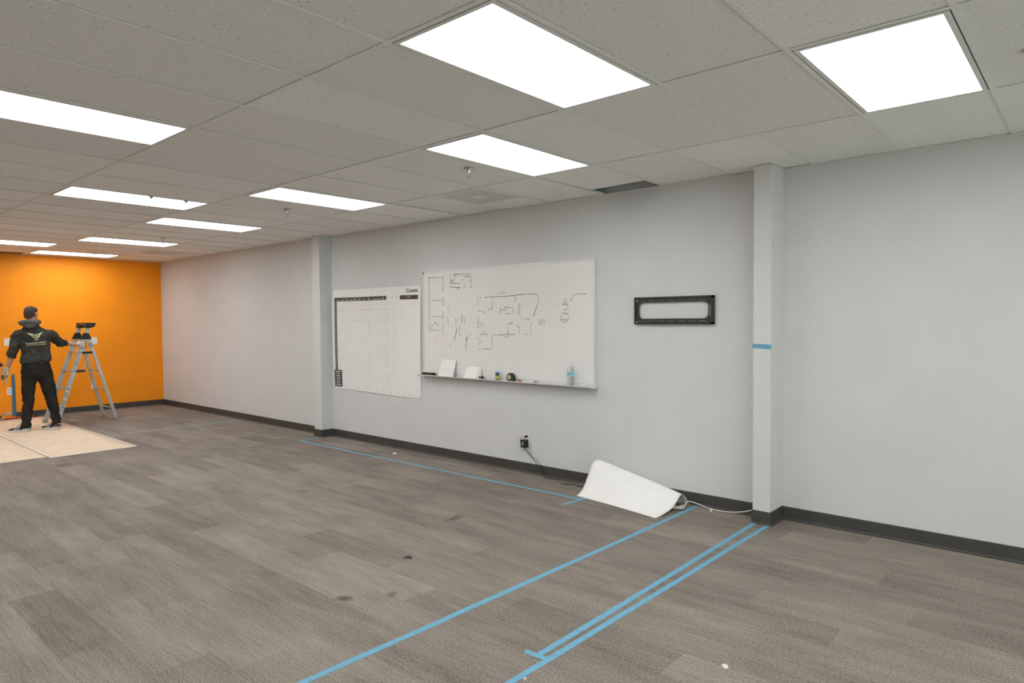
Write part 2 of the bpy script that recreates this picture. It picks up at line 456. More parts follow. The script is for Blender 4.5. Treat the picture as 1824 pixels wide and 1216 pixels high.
# damaged strip at the foot of the orange wall where the baseboard is off
rr = random.Random(3)
for k, (y0, y1, z0, z1, m) in enumerate([(-2.52, -2.38, .06, .115, M_DRYWALL), (-2.75, -2.54, .05, .10, M_DRYWALL), (-3.10, -2.78, .04, .09, M_DRYWALL), (-2.66, -2.56, .02, .05, M_DARK), (-3.3, -2.62, .005, .035, M_DARK)]):
    n = 7; poly = []
    for i in range(n + 1): poly.append((y0 + (y1 - y0) * i / n, z0 + rr.uniform(-.006, .012)))
    for i in range(n, -1, -1): poly.append((y0 + (y1 - y0) * i / n, z1 + rr.uniform(-.018, .012)))
    B().prism(poly, lambda y, z: (XF - .002, y, z), lambda y, z: (XF + .004, y, z)).build('torn_patch', m, WALL_FAR)

# ------------------------------------------------------------------ carpet planks
PL, PW, PX0, PY0 = 0.98, 0.245, -2.92, -1.868
def plank_bm(b, x0, x1, y0, y1):
    g, e, t = .0002, .0007, .008
    v = [(x0 + g, y0 + g, -.008), (x1 - g, y0 + g, -.008), (x1 - g, y1 - g, -.008), (x0 + g, y1 - g, -.008)]
    v += [(x0 + g, y0 + g, -.0006), (x1 - g, y0 + g, -.0006), (x1 - g, y1 - g, -.0006), (x0 + g, y1 - g, -.0006)]
    v += [(x0 + e, y0 + e, 0), (x1 - e, y0 + e, 0), (x1 - e, y1 - e, 0), (x0 + e, y1 - e, 0)]
    b.verts_faces(v, [(0, 1, 5, 4), (1, 2, 6, 5), (2, 3, 7, 6), (3, 0, 4, 7), (4, 5, 9, 8), (5, 6, 10, 9), (6, 7, 11, 10), (7, 4, 8, 11), (8, 9, 10, 11)])
planks = []
row = math.floor((YL - PY0) / PW)
while PY0 + row * PW < .12:
    y0, y1 = PY0 + row * PW, PY0 + (row + 1) * PW
    off = PX0 + (0.5 * PL if row % 2 else 0.0) + (0.25 * PL if row % 4 > 1 else 0)
    c = math.floor((XF - off) / PL)
    while off + c * PL < XN:
        x0, x1 = off + c * PL, off + (c + 1) * PL
        a0, a1, c0, c1 = max(x0, XF), min(x1, XN), max(y0, YL), min(y1, YR if x0 > -2.2 else YM if x0 > -8.3 else YF)
        if a1 - a0 > .02 and c1 - c0 > .02: planks.append((a0, a1, c0, c1))
        c += 1
    row += 1
def shown(pk):
    px, py, z = project(((pk[0] + pk[1]) / 2, (pk[2] + pk[3]) / 2, 0))
    if px is None or not (-80 < px < 1900 and py < 1300): return 0.0
    return 1.0 / (z * z * z)
planks.sort(key=shown, reverse=True)
rs = random.Random(11)
shared = {}
rest = B(); rest_tone = []
for n, pk in enumerate(planks):
    tone = rs.random()
    a0, a1, c0, c1 = pk
    if n < 300 and shown(pk) > 0:
        key = (round(a1 - a0, 3), round(c1 - c0, 3))
        if key not in shared:
            bb = B(); plank_bm(bb, 0, a1 - a0, 0, c1 - c0); me = bb.mesh('carpet_plank'); me.materials.append(M_CARPET); shared[key] = me
        o = bpy.data.objects.new('carpet_plank', shared[key]); COL.objects.link(o)
        o.parent = floor; o.location = (a0, c0, 0); o.color = (tone, tone, tone, 1)
    else:
        plank_bm(rest, a0, a1, c0, c1); rest_tone += [tone] * 9
o = rest.build('carpet_field', M_CARPET, floor)
tag(o, 'the remaining carpet planks further off', kind='stuff'); o.color = (0, 0, 0, 1)
at = o.data.attributes.new('tone', 'FLOAT', 'FACE')
for k, v in enumerate(rest_tone): at.data[k].value = v

# ------------------------------------------------------------------ suspended ceiling
deck = B().box(XF - .2, XN + .2, YL - .2, .35, ZT, ZT + .1).build('ceiling', M_PLENUM)
tag(deck, 'suspended ceiling of speckled white mineral tiles', 'ceiling', kind='structure')
LIGHTS = {(2, 1): 'large bright ceiling light panel at the top centre, nearest of the long panels',
          (0, 0): 'ceiling light panel above the whiteboard, just behind the sprinkler head',
          (4, 0): 'square looking ceiling light panel at the top right, beside the near pilaster',
          (-2, 2): 'ceiling light panel cut off by the left edge, largest on the left',
          (-4, 0): 'ceiling light panel above the paper wall chart, left of the ceiling vent',
          (-6, 1): 'ceiling light panel on the left with two small clips on its edge',
          (-8, 0): 'ceiling light panel between the clipped panel and the grey wall',
          (-12, 0): 'narrow looking ceiling light panel second from the orange wall along the grey wall',
          (-16, 0): 'ceiling light panel nearest the orange wall, crossed by a sprinkler head',
          (-14, 1): 'ceiling light panel cut off at the left edge near the orange wall'}
HIDDEN = [(8, 0), (10, 1), (6, 2), (-10, 2), (2, 3), (-6, 3), (-14, 3), (10, 3), (-2, 4), (-10, 4), (6, 4), (2, 5), (-6, 5), (10, 5)]
VENTS = {(-2, -1): 'square perforated air vent in the ceiling above the whiteboard', (-14, -1): 'faint square air vent in the ceiling near the orange wall'}
def cell(i, j):
    x0, x1 = GX + (i - .5) * T, GX + (i + .5) * T
    if j >= 0: y0, y1 = GY - 2 * T * j - T, GY - 2 * T * j + T
    else: y0, y1 = GY + T, YR
    return x0, x1, y0, y1
tiles = {}
rt_ = random.Random(5)
def tile_obj(x0, x1, y0, y1, dz=0.0, rot=(0, 0, 0)):
    key = (round(x1 - x0, 3), round(y1 - y0, 3))
    if key not in tiles:
        a, c = key[0] / 2 - .003, key[1] / 2 - .003
        me = B().box(-a, a, -c, c, 0, .016).mesh('ceiling_tile'); me.materials.append(M_TILE); tiles[key] = me
    o = bpy.data.objects.new('ceiling_tile', tiles[key]); COL.objects.link(o); o.parent = deck
    o.location = ((x0 + x1) / 2, (y0 + y1) / 2, H + .0045 + dz + rt_.uniform(0, .0015))
    o.rotation_euler = rot if any(rot) else (rt_.uniform(-.0008, .0008), rt_.uniform(-.0008, .0008), 0)
    return o
def wall_y(x): return YF if x < -8.05 else YM if x < -1.93 else YR
for i in range(-18, 13):
    for j in range(-1, 6):
        x0, x1, y0, y1 = cell(i, j)
        x0, x1, y0 = max(x0, XF), min(x1, XN), max(y0, YL)
        if j < 0: y1 = wall_y(x1)
        if x1 - x0 < .05 or y1 - y0 < .05 or (i, j) in LIGHTS or (i, j) in HIDDEN: continue
        if (i, j) in VENTS: y1 -= 0; tile_obj(x0, x1, GY + T + .61, y1); continue
        if (i, j) == (-17, 1): continue                       # missing tile by the orange wall
        if (i, j) == (0, -1): tile_obj(x0, x1, y0, y1 - .26, .003, (.0, .0, -.05)); continue     # pushed askew, leaving a gap
        if (i, j) == (-3, -1): tile_obj(x0, x1, y0 + .012, y1, .004, (-.006, 0, 0)); continue
        tile_obj(x0, x1, y0, y1)
# strip of ducting seen through the gap
B().box(-3.46, -2.88, -.15, -.06, H + .045, H + .06).build('duct_edge', M_GREY, deck)
B().box(-13.6, -13.25, -2.9, -2.75, H + .06, H + .09).build('duct_edge', M_GREY, deck)
for i in range(-17, 13):
    x = GX + (i - .5) * T
    if x < XN: B().box(x - .012, x + .012, YL, wall_y(x), H, H + .003).build('main_tee', M_TEE, deck)
for j in range(0, 6):
    y = GY + T - 2 * T * j
    B().box(XF, XN, y - .012, y + .012, H + .0003, H + .0033).build('cross_tee', M_TEE, deck)
for (x0, x1, yy) in ((XF, -8.05, YF), (-8.05, -1.93, YM), (-1.93, XN, YR)):
    B().box(x0, x1, yy - .022, yy, H - .001, H + .002).build('wall_angle', M_TEE, deck)
B().box(XF, XF + .022, YL, YF, H - .001, H + .002).build('wall_angle', M_TEE, deck)

# ceiling lights: one is built, the rest are copies
def make_light():
    o = thing('ceiling_light', 'ceiling light', 'light', (0, 0, H))
    hx, hy, ix, iy = T / 2 - .018, T - .018, .265, .572
    b = B()
    for (a0, a1, c0, c1) in ((-hx, -ix, -hy, hy), (ix, hx, -hy, hy), (-ix, ix, -hy, -iy), (-ix, ix, iy, hy)):
        b.box(a0, a1, c0, c1, H - .002, H + .014)
    b.build('frame', M_LFRAME, o, bevel=.002, seg=1)
    B().box(-ix, ix, -iy, iy, H + .0005, H + .006).build('diffuser', M_LENS, o)
    b = B(); b.box(-hx, hx, -hy, hy, H + .10, H + .105)
    for (a0, a1, c0, c1) in ((-hx, -hx + .003, -hy, hy), (hx - .003, hx, -hy, hy), (-hx, hx, -hy, -hy + .003), (-hx, hx, hy - .003, hy)): b.box(a0, a1, c0, c1, H + .014, H + .10)
    b.build('housing', M_LFRAME, o)
    return o
proto = make_light()
first = True
for (i, j) in list(LIGHTS) + HIDDEN:
    lx, ly = GX + i * T, GY - 2 * T * j
    if first: o = proto; first = False
    else:
        o = proto.copy(); COL.objects.link(o)
        for ch in proto.children:
            c = ch.copy(); COL.objects.link(c); c.parent = o
    o.location = (lx, ly, H)
    o['label'] = LIGHTS.get((i, j), 'recessed ceiling light panel over the part of the room outside the picture')
    o['group'] = 'recessed ceiling light panels' if (i, j) in LIGHTS else 'ceiling light panels outside the picture'
    if (i, j) == (-6, 1):
        for dy in (.05, .36):
            B().box(lx + .262, lx + .30, ly + dy - .012, ly + dy + .012, H - .02, H - .003).build('clip', M_GREY, o)

# ceiling vents
def make_vent(i, lab):
    x, y = GX + i * T, GY + T + .305
    o = thing('air_vent', lab, 'vent', (x, y, H), group='square ceiling air vents')
    s = .297
    b = B()
    for (a0, a1, c0, c1) in ((-s, -s + .03, -s, s), (s - .03, s, -s, s), (-s + .03, s - .03, -s, -s + .03), (-s + .03, s - .03, s - .03, s)):
        b.box(x + a0, x + a1, y + c0, y + c1, H - .003, H + .01)
    b.build('frame', M_LFRAME, o)
    B().box(x - .267, x + .267, y - .267, y + .267, H, H + .004).build('perforated_panel', M_PERF, o)
    B().box(x - .07, x + .07, y - .07, y + .07, H - .004, H - .001).build('centre_plate', M_LFRAME, o, bevel=.001)
    return o
for (i, j), lab in VENTS.items(): make_vent(i, lab)

# sprinkler heads
def make_sprinkler(x, y, lab):
    o = thing('sprinkler_head', lab, 'sprinkler', (x, y, H), group='ceiling sprinkler heads')
    B().lathe([(.001, H - .012), (.022, H - .012), (.036, H - .006), (.040, H), (.001, H + .002)], (x, y, 0), 20).build('escutcheon', M_STEEL, o, smooth=True)
    B().lathe([(.004, H - .035), (.011, H - .034), (.012, H - .012), (.009, H - .008)], (x, y, 0), 12).build('body', M_STEEL, o)
    b = B()
    for s in (-1, 1): b.tube([(x + s * .011, y, H - .03), (x + s * .018, y, H - .045), (x + s * .012, y, H - .062), (x, y, H - .068)], .003, 6)
    b.build('yoke', M_STEEL, o)
    B().lathe([(.001, H - .074), (.017, H - .0735), (.018, H - .071), (.001, H - .069)], (x, y, 0), 14).build('deflector', M_STEEL, o)
for (x, y, lab) in ((-3.633, -1.586, 'sprinkler head nearest the viewer, hanging in front of the square air vent'),
                    (-6.319, -1.546, 'sprinkler head below the light panel over the wall chart'),
                    (-9.61, -1.502, 'small sprinkler head between the two narrow light panels'),
                    (-12.464, -1.483, 'sprinkler head in front of the light panel nearest the orange wall'),
                    (-0.235, -1.518, 'ceiling fitting cut off by the right edge of the picture')):
    make_sprinkler(x, y, lab)

# ------------------------------------------------------------------ whiteboard
BX0, BX1, BZ0, BZ1, BY = -6.02, -3.565, 0.955, 2.160, YM - .018    # board face plane
wb = thing('whiteboard', 'large framed whiteboard with brown marker sketches and a pen tray', 'whiteboard', ((BX0 + BX1) / 2, YM, BZ0))
B().box(BX0 + .008, BX1 - .008, BY, YM, BZ0 + .008, BZ1 - .008).build('writing_panel', M_BOARD, wb)
fwid = .016
for (a0, a1, c0, c1) in ((BX0, BX1, BZ1 - fwid, BZ1), (BX0, BX1, BZ0, BZ0 + fwid), (BX0, BX0 + fwid, BZ0 + fwid, BZ1 - fwid), (BX1 - fwid, BX1, BZ0 + fwid, BZ1 - fwid)):
    B().box(a0, a1, BY - .006, YM, c0, c1).build('frame_rail', M_ALU, wb, bevel=.002, seg=1)
TZ = 0.945     # tray top
tray = B()
tray.prism([(BY - .006, TZ + .030), (BY - .009, TZ + .030), (BY - .009, TZ + .002), (BY - .070, TZ - .002), (BY - .076, TZ + .006), (BY - .080, TZ + .006), (BY - .080, TZ - .004), (BY - .072, TZ - .010), (BY - .006, TZ - .008)],
           lambda y, z: (BX0 - .01, y, z), lambda y, z: (BX1 + .002, y, z))
tray = tray.build('pen_tray', M_ALU, wb)
B().box(BX1 + .002, BX1 + .012, BY - .082, BY - .004, TZ - .013, TZ + .032).build('end_cap', M_WHITE, tray, bevel=.003)
B().box(BX0 - .020, BX0 - .01, BY - .082, BY - .004, TZ - .013, TZ + .012).build('end_cap', M_WHITE, tray, bevel=.003)
B().lathe([(.001, BY - .012), (.013, BY - .012), (.014, BY - .006), (.001, BY - .005)], (BX0 + .02, 0, BZ1 - .02), 14, 'y').build('corner_clip', M_GREY, wb)
STROKES = [[(291,2100),(292,1809),(294,1443)],
[(291,2082),(538,2078)],
[(534,2075),(534,1803),(526,1405)],
[(327,1815),(534,1819)],
[(334,1633),(434,1629),(531,1623)],
[(321,1473),(431,1470),(519,1469)],
[(301,1477),(352,1525),(403,1565),(413,1592)],
[(383,1565),(452,1518)],
[(433,1565),(462,1551)],
[(380,1383),(394,1363)],
[(654,2102),(822,2098),(986,2098),(986,1945)],
[(654,2102),(648,1963),(811,1952)],
[(720,2111),(719,2001)],
[(725,2072),(785,2069),(785,2102),(726,2105),(725,2072)],
[(832,2108),(859,2072),(986,2062)],
[(896,2096),(895,2069)],
[(923,2095),(923,2068)],
[(950,2094),(950,2066)],
[(653,2043),(719,2040)],
[(652,2004),(830,1996)],
[(831,2016),(830,1949)],
[(861,1952),(885,1950)],
[(957,1948),(988,1948)],
[(876,1998),(895,1997),(894,1955)],
[(940,2017),(989,2015)],
[(831,2035),(868,2033)],
[(672,2035),(672,2007)],
[(687,2035),(687,2006)],
[(737,1951),(811,1944)],
[(783,1924),(794,1937),(805,1924)],
[(620,1755),(606,1723),(629,1706),(609,1670)],
[(599,1630),(608,1578),(627,1525)],
[(732,1603),(744,1564),(731,1512)],
[(749,1499),(739,1446),(700,1339)],
[(770,1492),(739,1433),(711,1355)],
[(805,1525),(791,1434),(804,1405),(826,1418)],
[(783,1616),(789,1564)],
[(835,1641),(843,1551)],
[(880,1615),(879,1531)],
[(905,1409),(904,1345),(896,1241)],
[(974,1429),(959,1403)],
[(932,1407),(905,1370)],
[(920,1396),(908,1345)],
[(642,1307),(652,1285)],
[(1085,1746),(1086,1828),(1186,1829),(1280,1833),(1456,1834),(1626,1837),(1666,1845),(1783,1844),(1921,1844),(1953,1798),(1912,1700),(1873,1619),(1837,1513),(1834,1436)],
[(1756,1434),(1795,1435)],
[(1302,1832),(1300,1680)],
[(1088,1683),(1158,1678)],
[(1175,1665),(1210,1672)],
[(1236,1687),(1270,1701),(1301,1713)],
[(1322,1772),(1321,1747)],
[(1335,1769),(1344,1759),(1335,1752)],
[(1402,1883),(1415,1868)],
[(1432,1884),(1405,1853)],
[(1445,1872),(1461,1875),(1448,1866),(1464,1865)],
[(1471,1864),(1471,1875),(1484,1872),(1486,1863)],
[(1629,1835),(1629,1765)],
[(1681,1752),(1680,1632)],
[(1696,1749),(1696,1734)],
[(1669,1662),(1650,1651)],
[(1422,1715),(1421,1653)],
[(1479,1716),(1593,1712),(1592,1655)],
[(1479,1652),(1563,1649)],
[(1446,1696),(1512,1685)],
[(1446,1684),(1466,1691)],
[(1711,1608),(1719,1590),(1734,1604)],
[(1742,1590),(1766,1596),(1773,1586),(1789,1593),(1820,1586),(1809,1570)],
[(1527,1543),(1607,1545)],
[(1571,1563),(1575,1552)],
[(1647,1543),(1655,1522),(1687,1507),(1683,1435),(1525,1429),(1298,1423),(1296,1313),(1291,1269),(1144,1270)],
[(1526,1525),(1529,1434)],
[(1476,1393),(1501,1403),(1535,1411)],
[(1097,1264),(1118,1272)],
[(1092,1619),(1091,1493)],
[(1095,1554),(1148,1554),(1147,1531),(1112,1518)],
[(1182,1556),(1185,1512)],
[(1051,1556),(1072,1559)],
[(1102,1427),(1233,1427),(1233,1410)],
[(1155,1462),(1190,1443),(1164,1437)],
[(1098,1373),(1099,1310)],
[(1119,1358),(1145,1342),(1122,1313)],
[(1072,1392),(1093,1375)],
[(1956,1525),(1961,1589),(1979,1592),(1986,1536)],
[(1988,1583),(2008,1590),(2018,1534)],
[(2346,1765),(2367,1798),(2397,1825)],
[(2402,1839),(2404,1818),(2422,1833),(2449,1824),(2476,1832),(2503,1822),(2527,1834)],
[(2339,1773),(2353,1762)],
[(2262,1773),(2281,1786),(2297,1767),(2297,1743),(2262,1744),(2260,1771)],
[(2274,1775),(2288,1752)],
[(2238,1734),(2262,1739),(2283,1725),(2314,1731)],
[(2244,1723),(2269,1728)],
[(2262,1685),(2286,1685),(2286,1673),(2262,1674),(2286,1680)],
[(2229,1632),(2243,1647),(2269,1651),(2294,1646),(2313,1629),(2318,1603),(2308,1575),(2282,1558),(2254,1556),(2229,1568),(2222,1598),(2229,1632)],
[(2233,1635),(2255,1640),(2271,1626),(2290,1640),(2311,1626)],
[(2229,1576),(2247,1590),(2268,1575),(2283,1590),(2299,1575)],
[(2257,1576),(2271,1561)],
[(2181,1750),(2193,1741),(2181,1730)],
[(2181,1713),(2187,1709)],
[(2311,1716),(2308,1671)]]
b = B()
rs = random.Random(2)
for pl in STROKES:
    pts = [Vector((x / 1000 - 6.2, z / 1000)) for x, z in pl]
    dense = []
    for a, c in zip(pts[:-1], pts[1:]):
        n = max(1, int((c - a).length / .05))
        dense += [a.lerp(c, k / n) for k in range(n)]
    dense.append(pts[-1])
    wd = rs.uniform(.0045, .0066)
    left, right = [], []
    for k, q in enumerate(dense):
        t = (dense[min(k + 1, len(dense) - 1)] - dense[max(k - 1, 0)]); t = t.normalized() if t.length > 0 else Vector((1, 0))
        nrm = Vector((-t.y, t.x)) * wd * rs.uniform(.45, 1.15) * .5
        jit = Vector((rs.uniform(-.002, .002), rs.uniform(-.002, .002)))
        left.append(b.bm.verts.new((q.x + nrm.x + jit.x, BY - .0006, q.y + nrm.y + jit.y))); right.append(b.bm.verts.new((q.x - nrm.x + jit.x, BY - .0006, q.y - nrm.y + jit.y)))
    for k in range(len(dense) - 1):
        if rs.random() < .08: continue
        b.bm.faces.new((left[k], left[k + 1], right[k + 1], right[k]))
tag(b.build('marker_sketch', M_INK, wb), 'brown marker floor plan sketches and notes', kind='stuff')

# things on the tray
TY = BY - .042
def lying(name, lab, cat, x, y, L, r, mats, ang=0.0, group=None, zt=None):
    z = (TZ if zt is None else zt) + r
    o = thing(name, lab, cat, (x, y, z - r), group=group)
    c, s = math.cos(ang), math.sin(ang)
    f = lambda t: (x + c * t, y + s * t, z)
    B().tube([f(-L / 2), f(L * .12)], r, 12).build('barrel', mats[0], o, smooth=False)
    B().tube([f(L * .12), f(L / 2 - .004), f(L / 2)], [r * 1.06, r * 1.06, r * .7], 12).build('cap', mats[1], o)
    return o
# dark eraser block with markers clipped on
o = thing('board_eraser', 'dark felt board eraser lying at the left end of the tray', 'eraser', (-5.88, TY, TZ))
B().box(-5.985, -5.785, TY - .022, TY + .022, TZ, TZ + .018).build('felt', M_BLACK, o, bevel=.003)
B().box(-5.98, -5.79, TY - .019, TY + .019, TZ + .018, TZ + .032).build('body', mat('brown_eraser_back', (.06, .045, .035), .6, var=.2), o, bevel=.005)
for k in range(3): B().lathe([(.001, TZ + .0315), (.012, TZ + .0315), (.012, TZ + .033), (.001, TZ + .033)], (-5.935 + .05 * k, TY, 0), 12).build('hole_ring', M_WHITE, o)
# paper with a sketch leaning on the board
def leaning(name, lab, x0, x1, h, yb, yt, m, fold=0.0):
    o = thing(name, lab, 'paper', ((x0 + x1) / 2, yb, TZ))
    B().verts_faces([(x0, yb, TZ + .001), (x1, yb, TZ + .001), (x1 + fold, yt, TZ + h), (x0 + fold, yt, TZ + h),
                     (x0, yb + .0008, TZ + .001), (x1, yb + .0008, TZ + .001), (x1 + fold, yt + .0008, TZ + h), (x0 + fold, yt + .0008, TZ + h)],
                    [(0, 1, 2, 3), (7, 6, 5, 4), (0, 4, 5, 1), (1, 5, 6, 2), (2, 6, 7, 3), (3, 7, 4, 0)]).build('sheet', m, o)
    return o
o = leaning('sketch_sheet', 'white paper with faint sketch lines leaning beside the dark eraser', -5.70, -5.455, .19, BY - .060, BY - .004, M_PAPER)
b = B()
def online(u, v): return Vector((-5.70 + .245 * u, BY - .060 + .056 * v - .0009, TZ + .001 + .189 * v))
def ribbon(b, p, q, wd=.0022):
    p, q = online(*p), online(*q); t = (q - p).normalized(); n = t.cross(Vector((0, -1, .3)).normalized()) * wd / 2
    b.verts_faces([p + n, q + n, q - n, p - n], [(0, 1, 2, 3)])
for p, q in [((.18, .45), (.18, .18)), ((.18, .45), (.42, .46)), ((.42, .46), (.42, .2)), ((.18, .18), (.4, .18)), ((.52, .45), (.9, .42)), ((.9, .42), (.9, .12)), ((.55, .28), (.72, .27)), ((.52, .45), (.52, .15)), ((.62, .12), (.85, .12))]: ribbon(b, p, q)
b.build('pencil_sketch', mat('faint_pencil', (.42, .36, .30), .8), o)
o = leaning('note_card', 'white folded card standing open on the tray, left of the small spray bottle', -5.285, -5.10, .125, BY - .068, BY - .012, M_PAPER, .02)
B().verts_faces([(-5.10, BY - .068, TZ + .001), (-5.055, BY - .02, TZ + .001), (-5.055, BY - .008, TZ + .10), (-5.08, BY - .012, TZ + .126),
                 (-5.1008, BY - .0675, TZ + .001), (-5.056, BY - .0195, TZ + .001), (-5.056, BY - .0075, TZ + .10), (-5.081, BY - .0115, TZ + .126)],
                [(0, 1, 2, 3), (7, 6, 5, 4), (0, 4, 5, 1), (1, 5, 6, 2), (2, 6, 7, 3), (3, 7, 4, 0)]).build('folded_flap', M_WHITE, o)
o = thing('small_block', 'small dark block on the tray behind the folded card', 'block', (-5.03, TY, TZ))
B().box(-5.05, -5.01, TY - .018, TY + .018, TZ, TZ + .028).build('body', M_BLACK, o, bevel=.004)
B().box(-5.047, -5.013, TY - .0185, TY - .017, TZ + .006, TZ + .02).build('face', M_GREY, o)
# small spray bottle
x = -4.792
o = thing('spray_bottle', 'small yellow green spray bottle with a white cap on the tray', 'bottle', (x, TY, TZ))
B().lathe([(.020, TZ), (.0215, TZ + .004), (.0215, TZ + .062), (.020, TZ + .068)], (x, TY, 0), 20).build('body', M_BLACK, o, smooth=False)
B().lathe([(.0219, TZ + .012), (.0221, TZ + .014), (.0221, TZ + .05), (.0219, TZ + .052)], (x, TY, 0), 20).build('wrap_label', M_LIME, o)
B().lathe([(.0215, TZ + .068), (.0215, TZ + .082), (.019, TZ + .084)], (x, TY, 0), 20).build('collar', M_BLUE, o)
B().lathe([(.016, TZ + .084), (.015, TZ + .10), (.012, TZ + .108), (.009, TZ + .125), (.001, TZ + .127)], (x, TY, 0), 16).build('cap', M_WHITE, o, smooth=True)
# tape measure
x = -4.60
o = thing('tape_measure', 'round dark green tape measure with a tan face on the tray', 'tape measure', (x, TY, TZ))
prof = []
for k in range(24):
    a = k * 2 * math.pi / 24; r = .041
    px, pz = r * math.cos(a), r * math.sin(a)
    if px > 0 and pz < 0: px, pz = min(.041, px * 1.25), max(-.041, pz * 1.2)
    prof.append((x + px, TZ + .041 + pz))
B().prism(prof, lambda u, v: (u, TY - .024, v), lambda u, v: (u, TY + .024, v)).build('case', M_GREEN, o, bevel=.004)
B().lathe([(.001, TY - .026), (.024, TY - .026), (.025, TY - .0235), (.001, TY - .023)], (x - .004, 0, TZ + .043), 18, 'y').build('face', M_TAN, o)
b = B()
for k in range(7):
    a = .4 + k * .42
    b.box(x + .0405 * math.cos(a) - .004, x + .0405 * math.cos(a) + .004, TY - .02, TY + .02, TZ + .041 + .0405 * math.sin(a) - .004, TZ + .041 + .0405 * math.sin(a) + .004)
b.build('grip_ribs', M_BLACK, o)
B().box(x + .036, x + .062, TY - .010, TY + .010, TZ + .004, TZ + .016).build('blade_mouth', M_BLACK, o, bevel=.002)
lying('marker_pen', 'white marker with a red cap lying on the tray', 'marker', -4.43, TY, .13, .0085, (M_WHITE, M_RED), 3.14)
lying('marker_pen', 'white marker with a dark tip lying right of the red one', 'marker', -4.31, TY + .005, .115, .009, (M_WHITE, M_GREY), .15)
# water bottle
x = -3.832
o = thing('water_bottle', 'clear plastic water bottle with a blue label on the tray', 'bottle', (x, TY, TZ))
prof = [(.001, .004), (.024, .0), (.032, .004), (.033, .012), (.0315, .02), (.033, .028), (.0315, .036), (.033, .044), (.0315, .052), (.033, .06), (.032, .07), (.033, .08), (.033, .088), (.0318, .09), (.0318, .122), (.033, .124), (.0325, .135), (.028, .158), (.019, .178), (.0135, .188), (.013, .196)]
inner = [(max(r - .0012, .0005), z + .0012) for r, z in prof]
B().lathe([(r, TZ + z) for r, z in prof + list(reversed(inner))], (x, TY, 0), 28).build('bottle', M_PET, o, smooth=True)
B().lathe([(.0150, TZ + .192), (.0155, TZ + .194), (.0155, TZ + .206), (.014, TZ + .208), (.001, TZ + .208)], (x, TY, 0), 18).build('cap', M_WHITE, o)
lab = B().lathe([(.0330, TZ + .091), (.0334, TZ + .092), (.0334, TZ + .121), (.0330, TZ + .122)], (x, TY, 0), 28).build('wrap_label', M_LABELB, o)
b = B()
def arc(b, a0, a1, z0, z1, r=.0338):
    n = 6
    v = [(x + r * math.cos(a0 + (a1 - a0) * k / n), TY + r * math.sin(a0 + (a1 - a0) * k / n), z) for z in (z0, z1) for k in range(n + 1)]
    b.verts_faces(v, [(k, k + 1, k + n + 2, k + n + 1) for k in range(n)])
arc(b, 3.5, 4.15, TZ + .095, TZ + .119); arc(b, 4.75, 5.6, TZ + .110, TZ + .113); arc(b, 4.75, 5.6, TZ + .119, TZ + .1205); arc(b, 4.7, 4.8, TZ + .11, TZ + .12); arc(b, 5.55, 5.65, TZ + .11, TZ + .12)
b.build('label_print', M_NAVY, lab)

# ------------------------------------------------------------------ paper wall chart
PTL, PTR, PBR, PBL = Vector((-7.893, 2.010)), Vector((-6.062, 1.999)), Vector((-6.085, .648)), Vector((-7.880, .669))
def chart(u, v, lift=0.0):
    q = (PTL * v + PBL * (1 - v)) * (1 - u) + (PTR * v + PBR * (1 - v)) * u
    off = .003 + .016 * math.exp(-u / .05) * math.sin(math.pi * min(max(v, 0), 1)) ** 1.0 + .010 * math.exp(-(1 - u) / .04) * (1 - v) * v * 4 \
        + .003 * math.sin(9 * u + 2 * v) ** 2 + .006 * math.exp(-v / .06) * math.sin(math.pi * u) ** 2
    zz = q.y + .006 * math.sin(math.pi * u) * (-1 if v > .5 else 1) * abs(v - .5) * 2 * math.cos(3 * u)
    return Vector((q.x, YM - off - lift, zz))
pc = thing('wall_chart', 'large white paper planning chart with dark header pinned to the wall', 'chart', (-6.98, YM, .65))
b = B(); NU, NV = 40, 24
g = [[b.bm.verts.new(chart(i / NU, j / NV)) for i in range(NU + 1)] for j in range(NV + 1)]
for j in range(NV):
    for i in range(NU): b.bm.faces.new((g[j][i], g[j][i + 1], g[j + 1][i + 1], g[j + 1][i]))
b.build('sheet', M_PAPER, pc, smooth=True)
def cprint(b, u0, u1, v0, v1, lift=.0012, du=.02):
    nu = max(1, int(abs(u1 - u0) / du)); nv = max(1, int(abs(v1 - v0) / .03))
    gg = [[b.bm.verts.new(chart(u0 + (u1 - u0) * i / nu, v0 + (v1 - v0) * j / nv, lift)) for i in range(nu + 1)] for j in range(nv + 1)]
    for j in range(nv):
        for i in range(nu): b.bm.faces.new((gg[j][i], gg[j][i + 1], gg[j + 1][i + 1], gg[j + 1][i]))
b = B(); cprint(b, .022, .638, .884, .921); hb = b.build('header_bar', M_PRINT, pc)
b = B(); cprint(b, .782, .971, .882, .920); hb2 = b.build('header_bar', M_PRINT, pc)
b = B(); cprint(b, .022, .050, .19, .884); sb = b.build('index_column', M_PRINT, pc)
b = B(); cprint(b, .006, .102, .019, .190); kb = b.build('key_block', M_PRINT, pc)
rs = random.Random(21)
b = B()
for k in range(11):
    u = .05 + k * .054
    cprint(b, u, u + rs.uniform(.02, .045), .893, .898, .002, .05)
    if k > 1 and rs.random() < .6: cprint(b, u + .004, u + rs.uniform(.015, .03), .905, .909, .002, .05)
cprint(b, .860, .892, .899, .904, .002)
tag(b.build('header_print', M_WHITE, hb), kind='stuff')
b = B()
for k in range(34): cprint(b, .032, .040, .205 + k * .02, .212 + k * .02, .002, .05)
tag(b.build('index_marks', M_WHITE, sb), kind='stuff')
b = B()
for k in range(7): cprint(b, .022 + rs.uniform(0, .01), .07 + rs.uniform(0, .015), .034 + k * .0225, .042 + k * .0225, .002, .05)
tag(b.build('key_print', M_WHITE, kb), kind='stuff')
b = B()
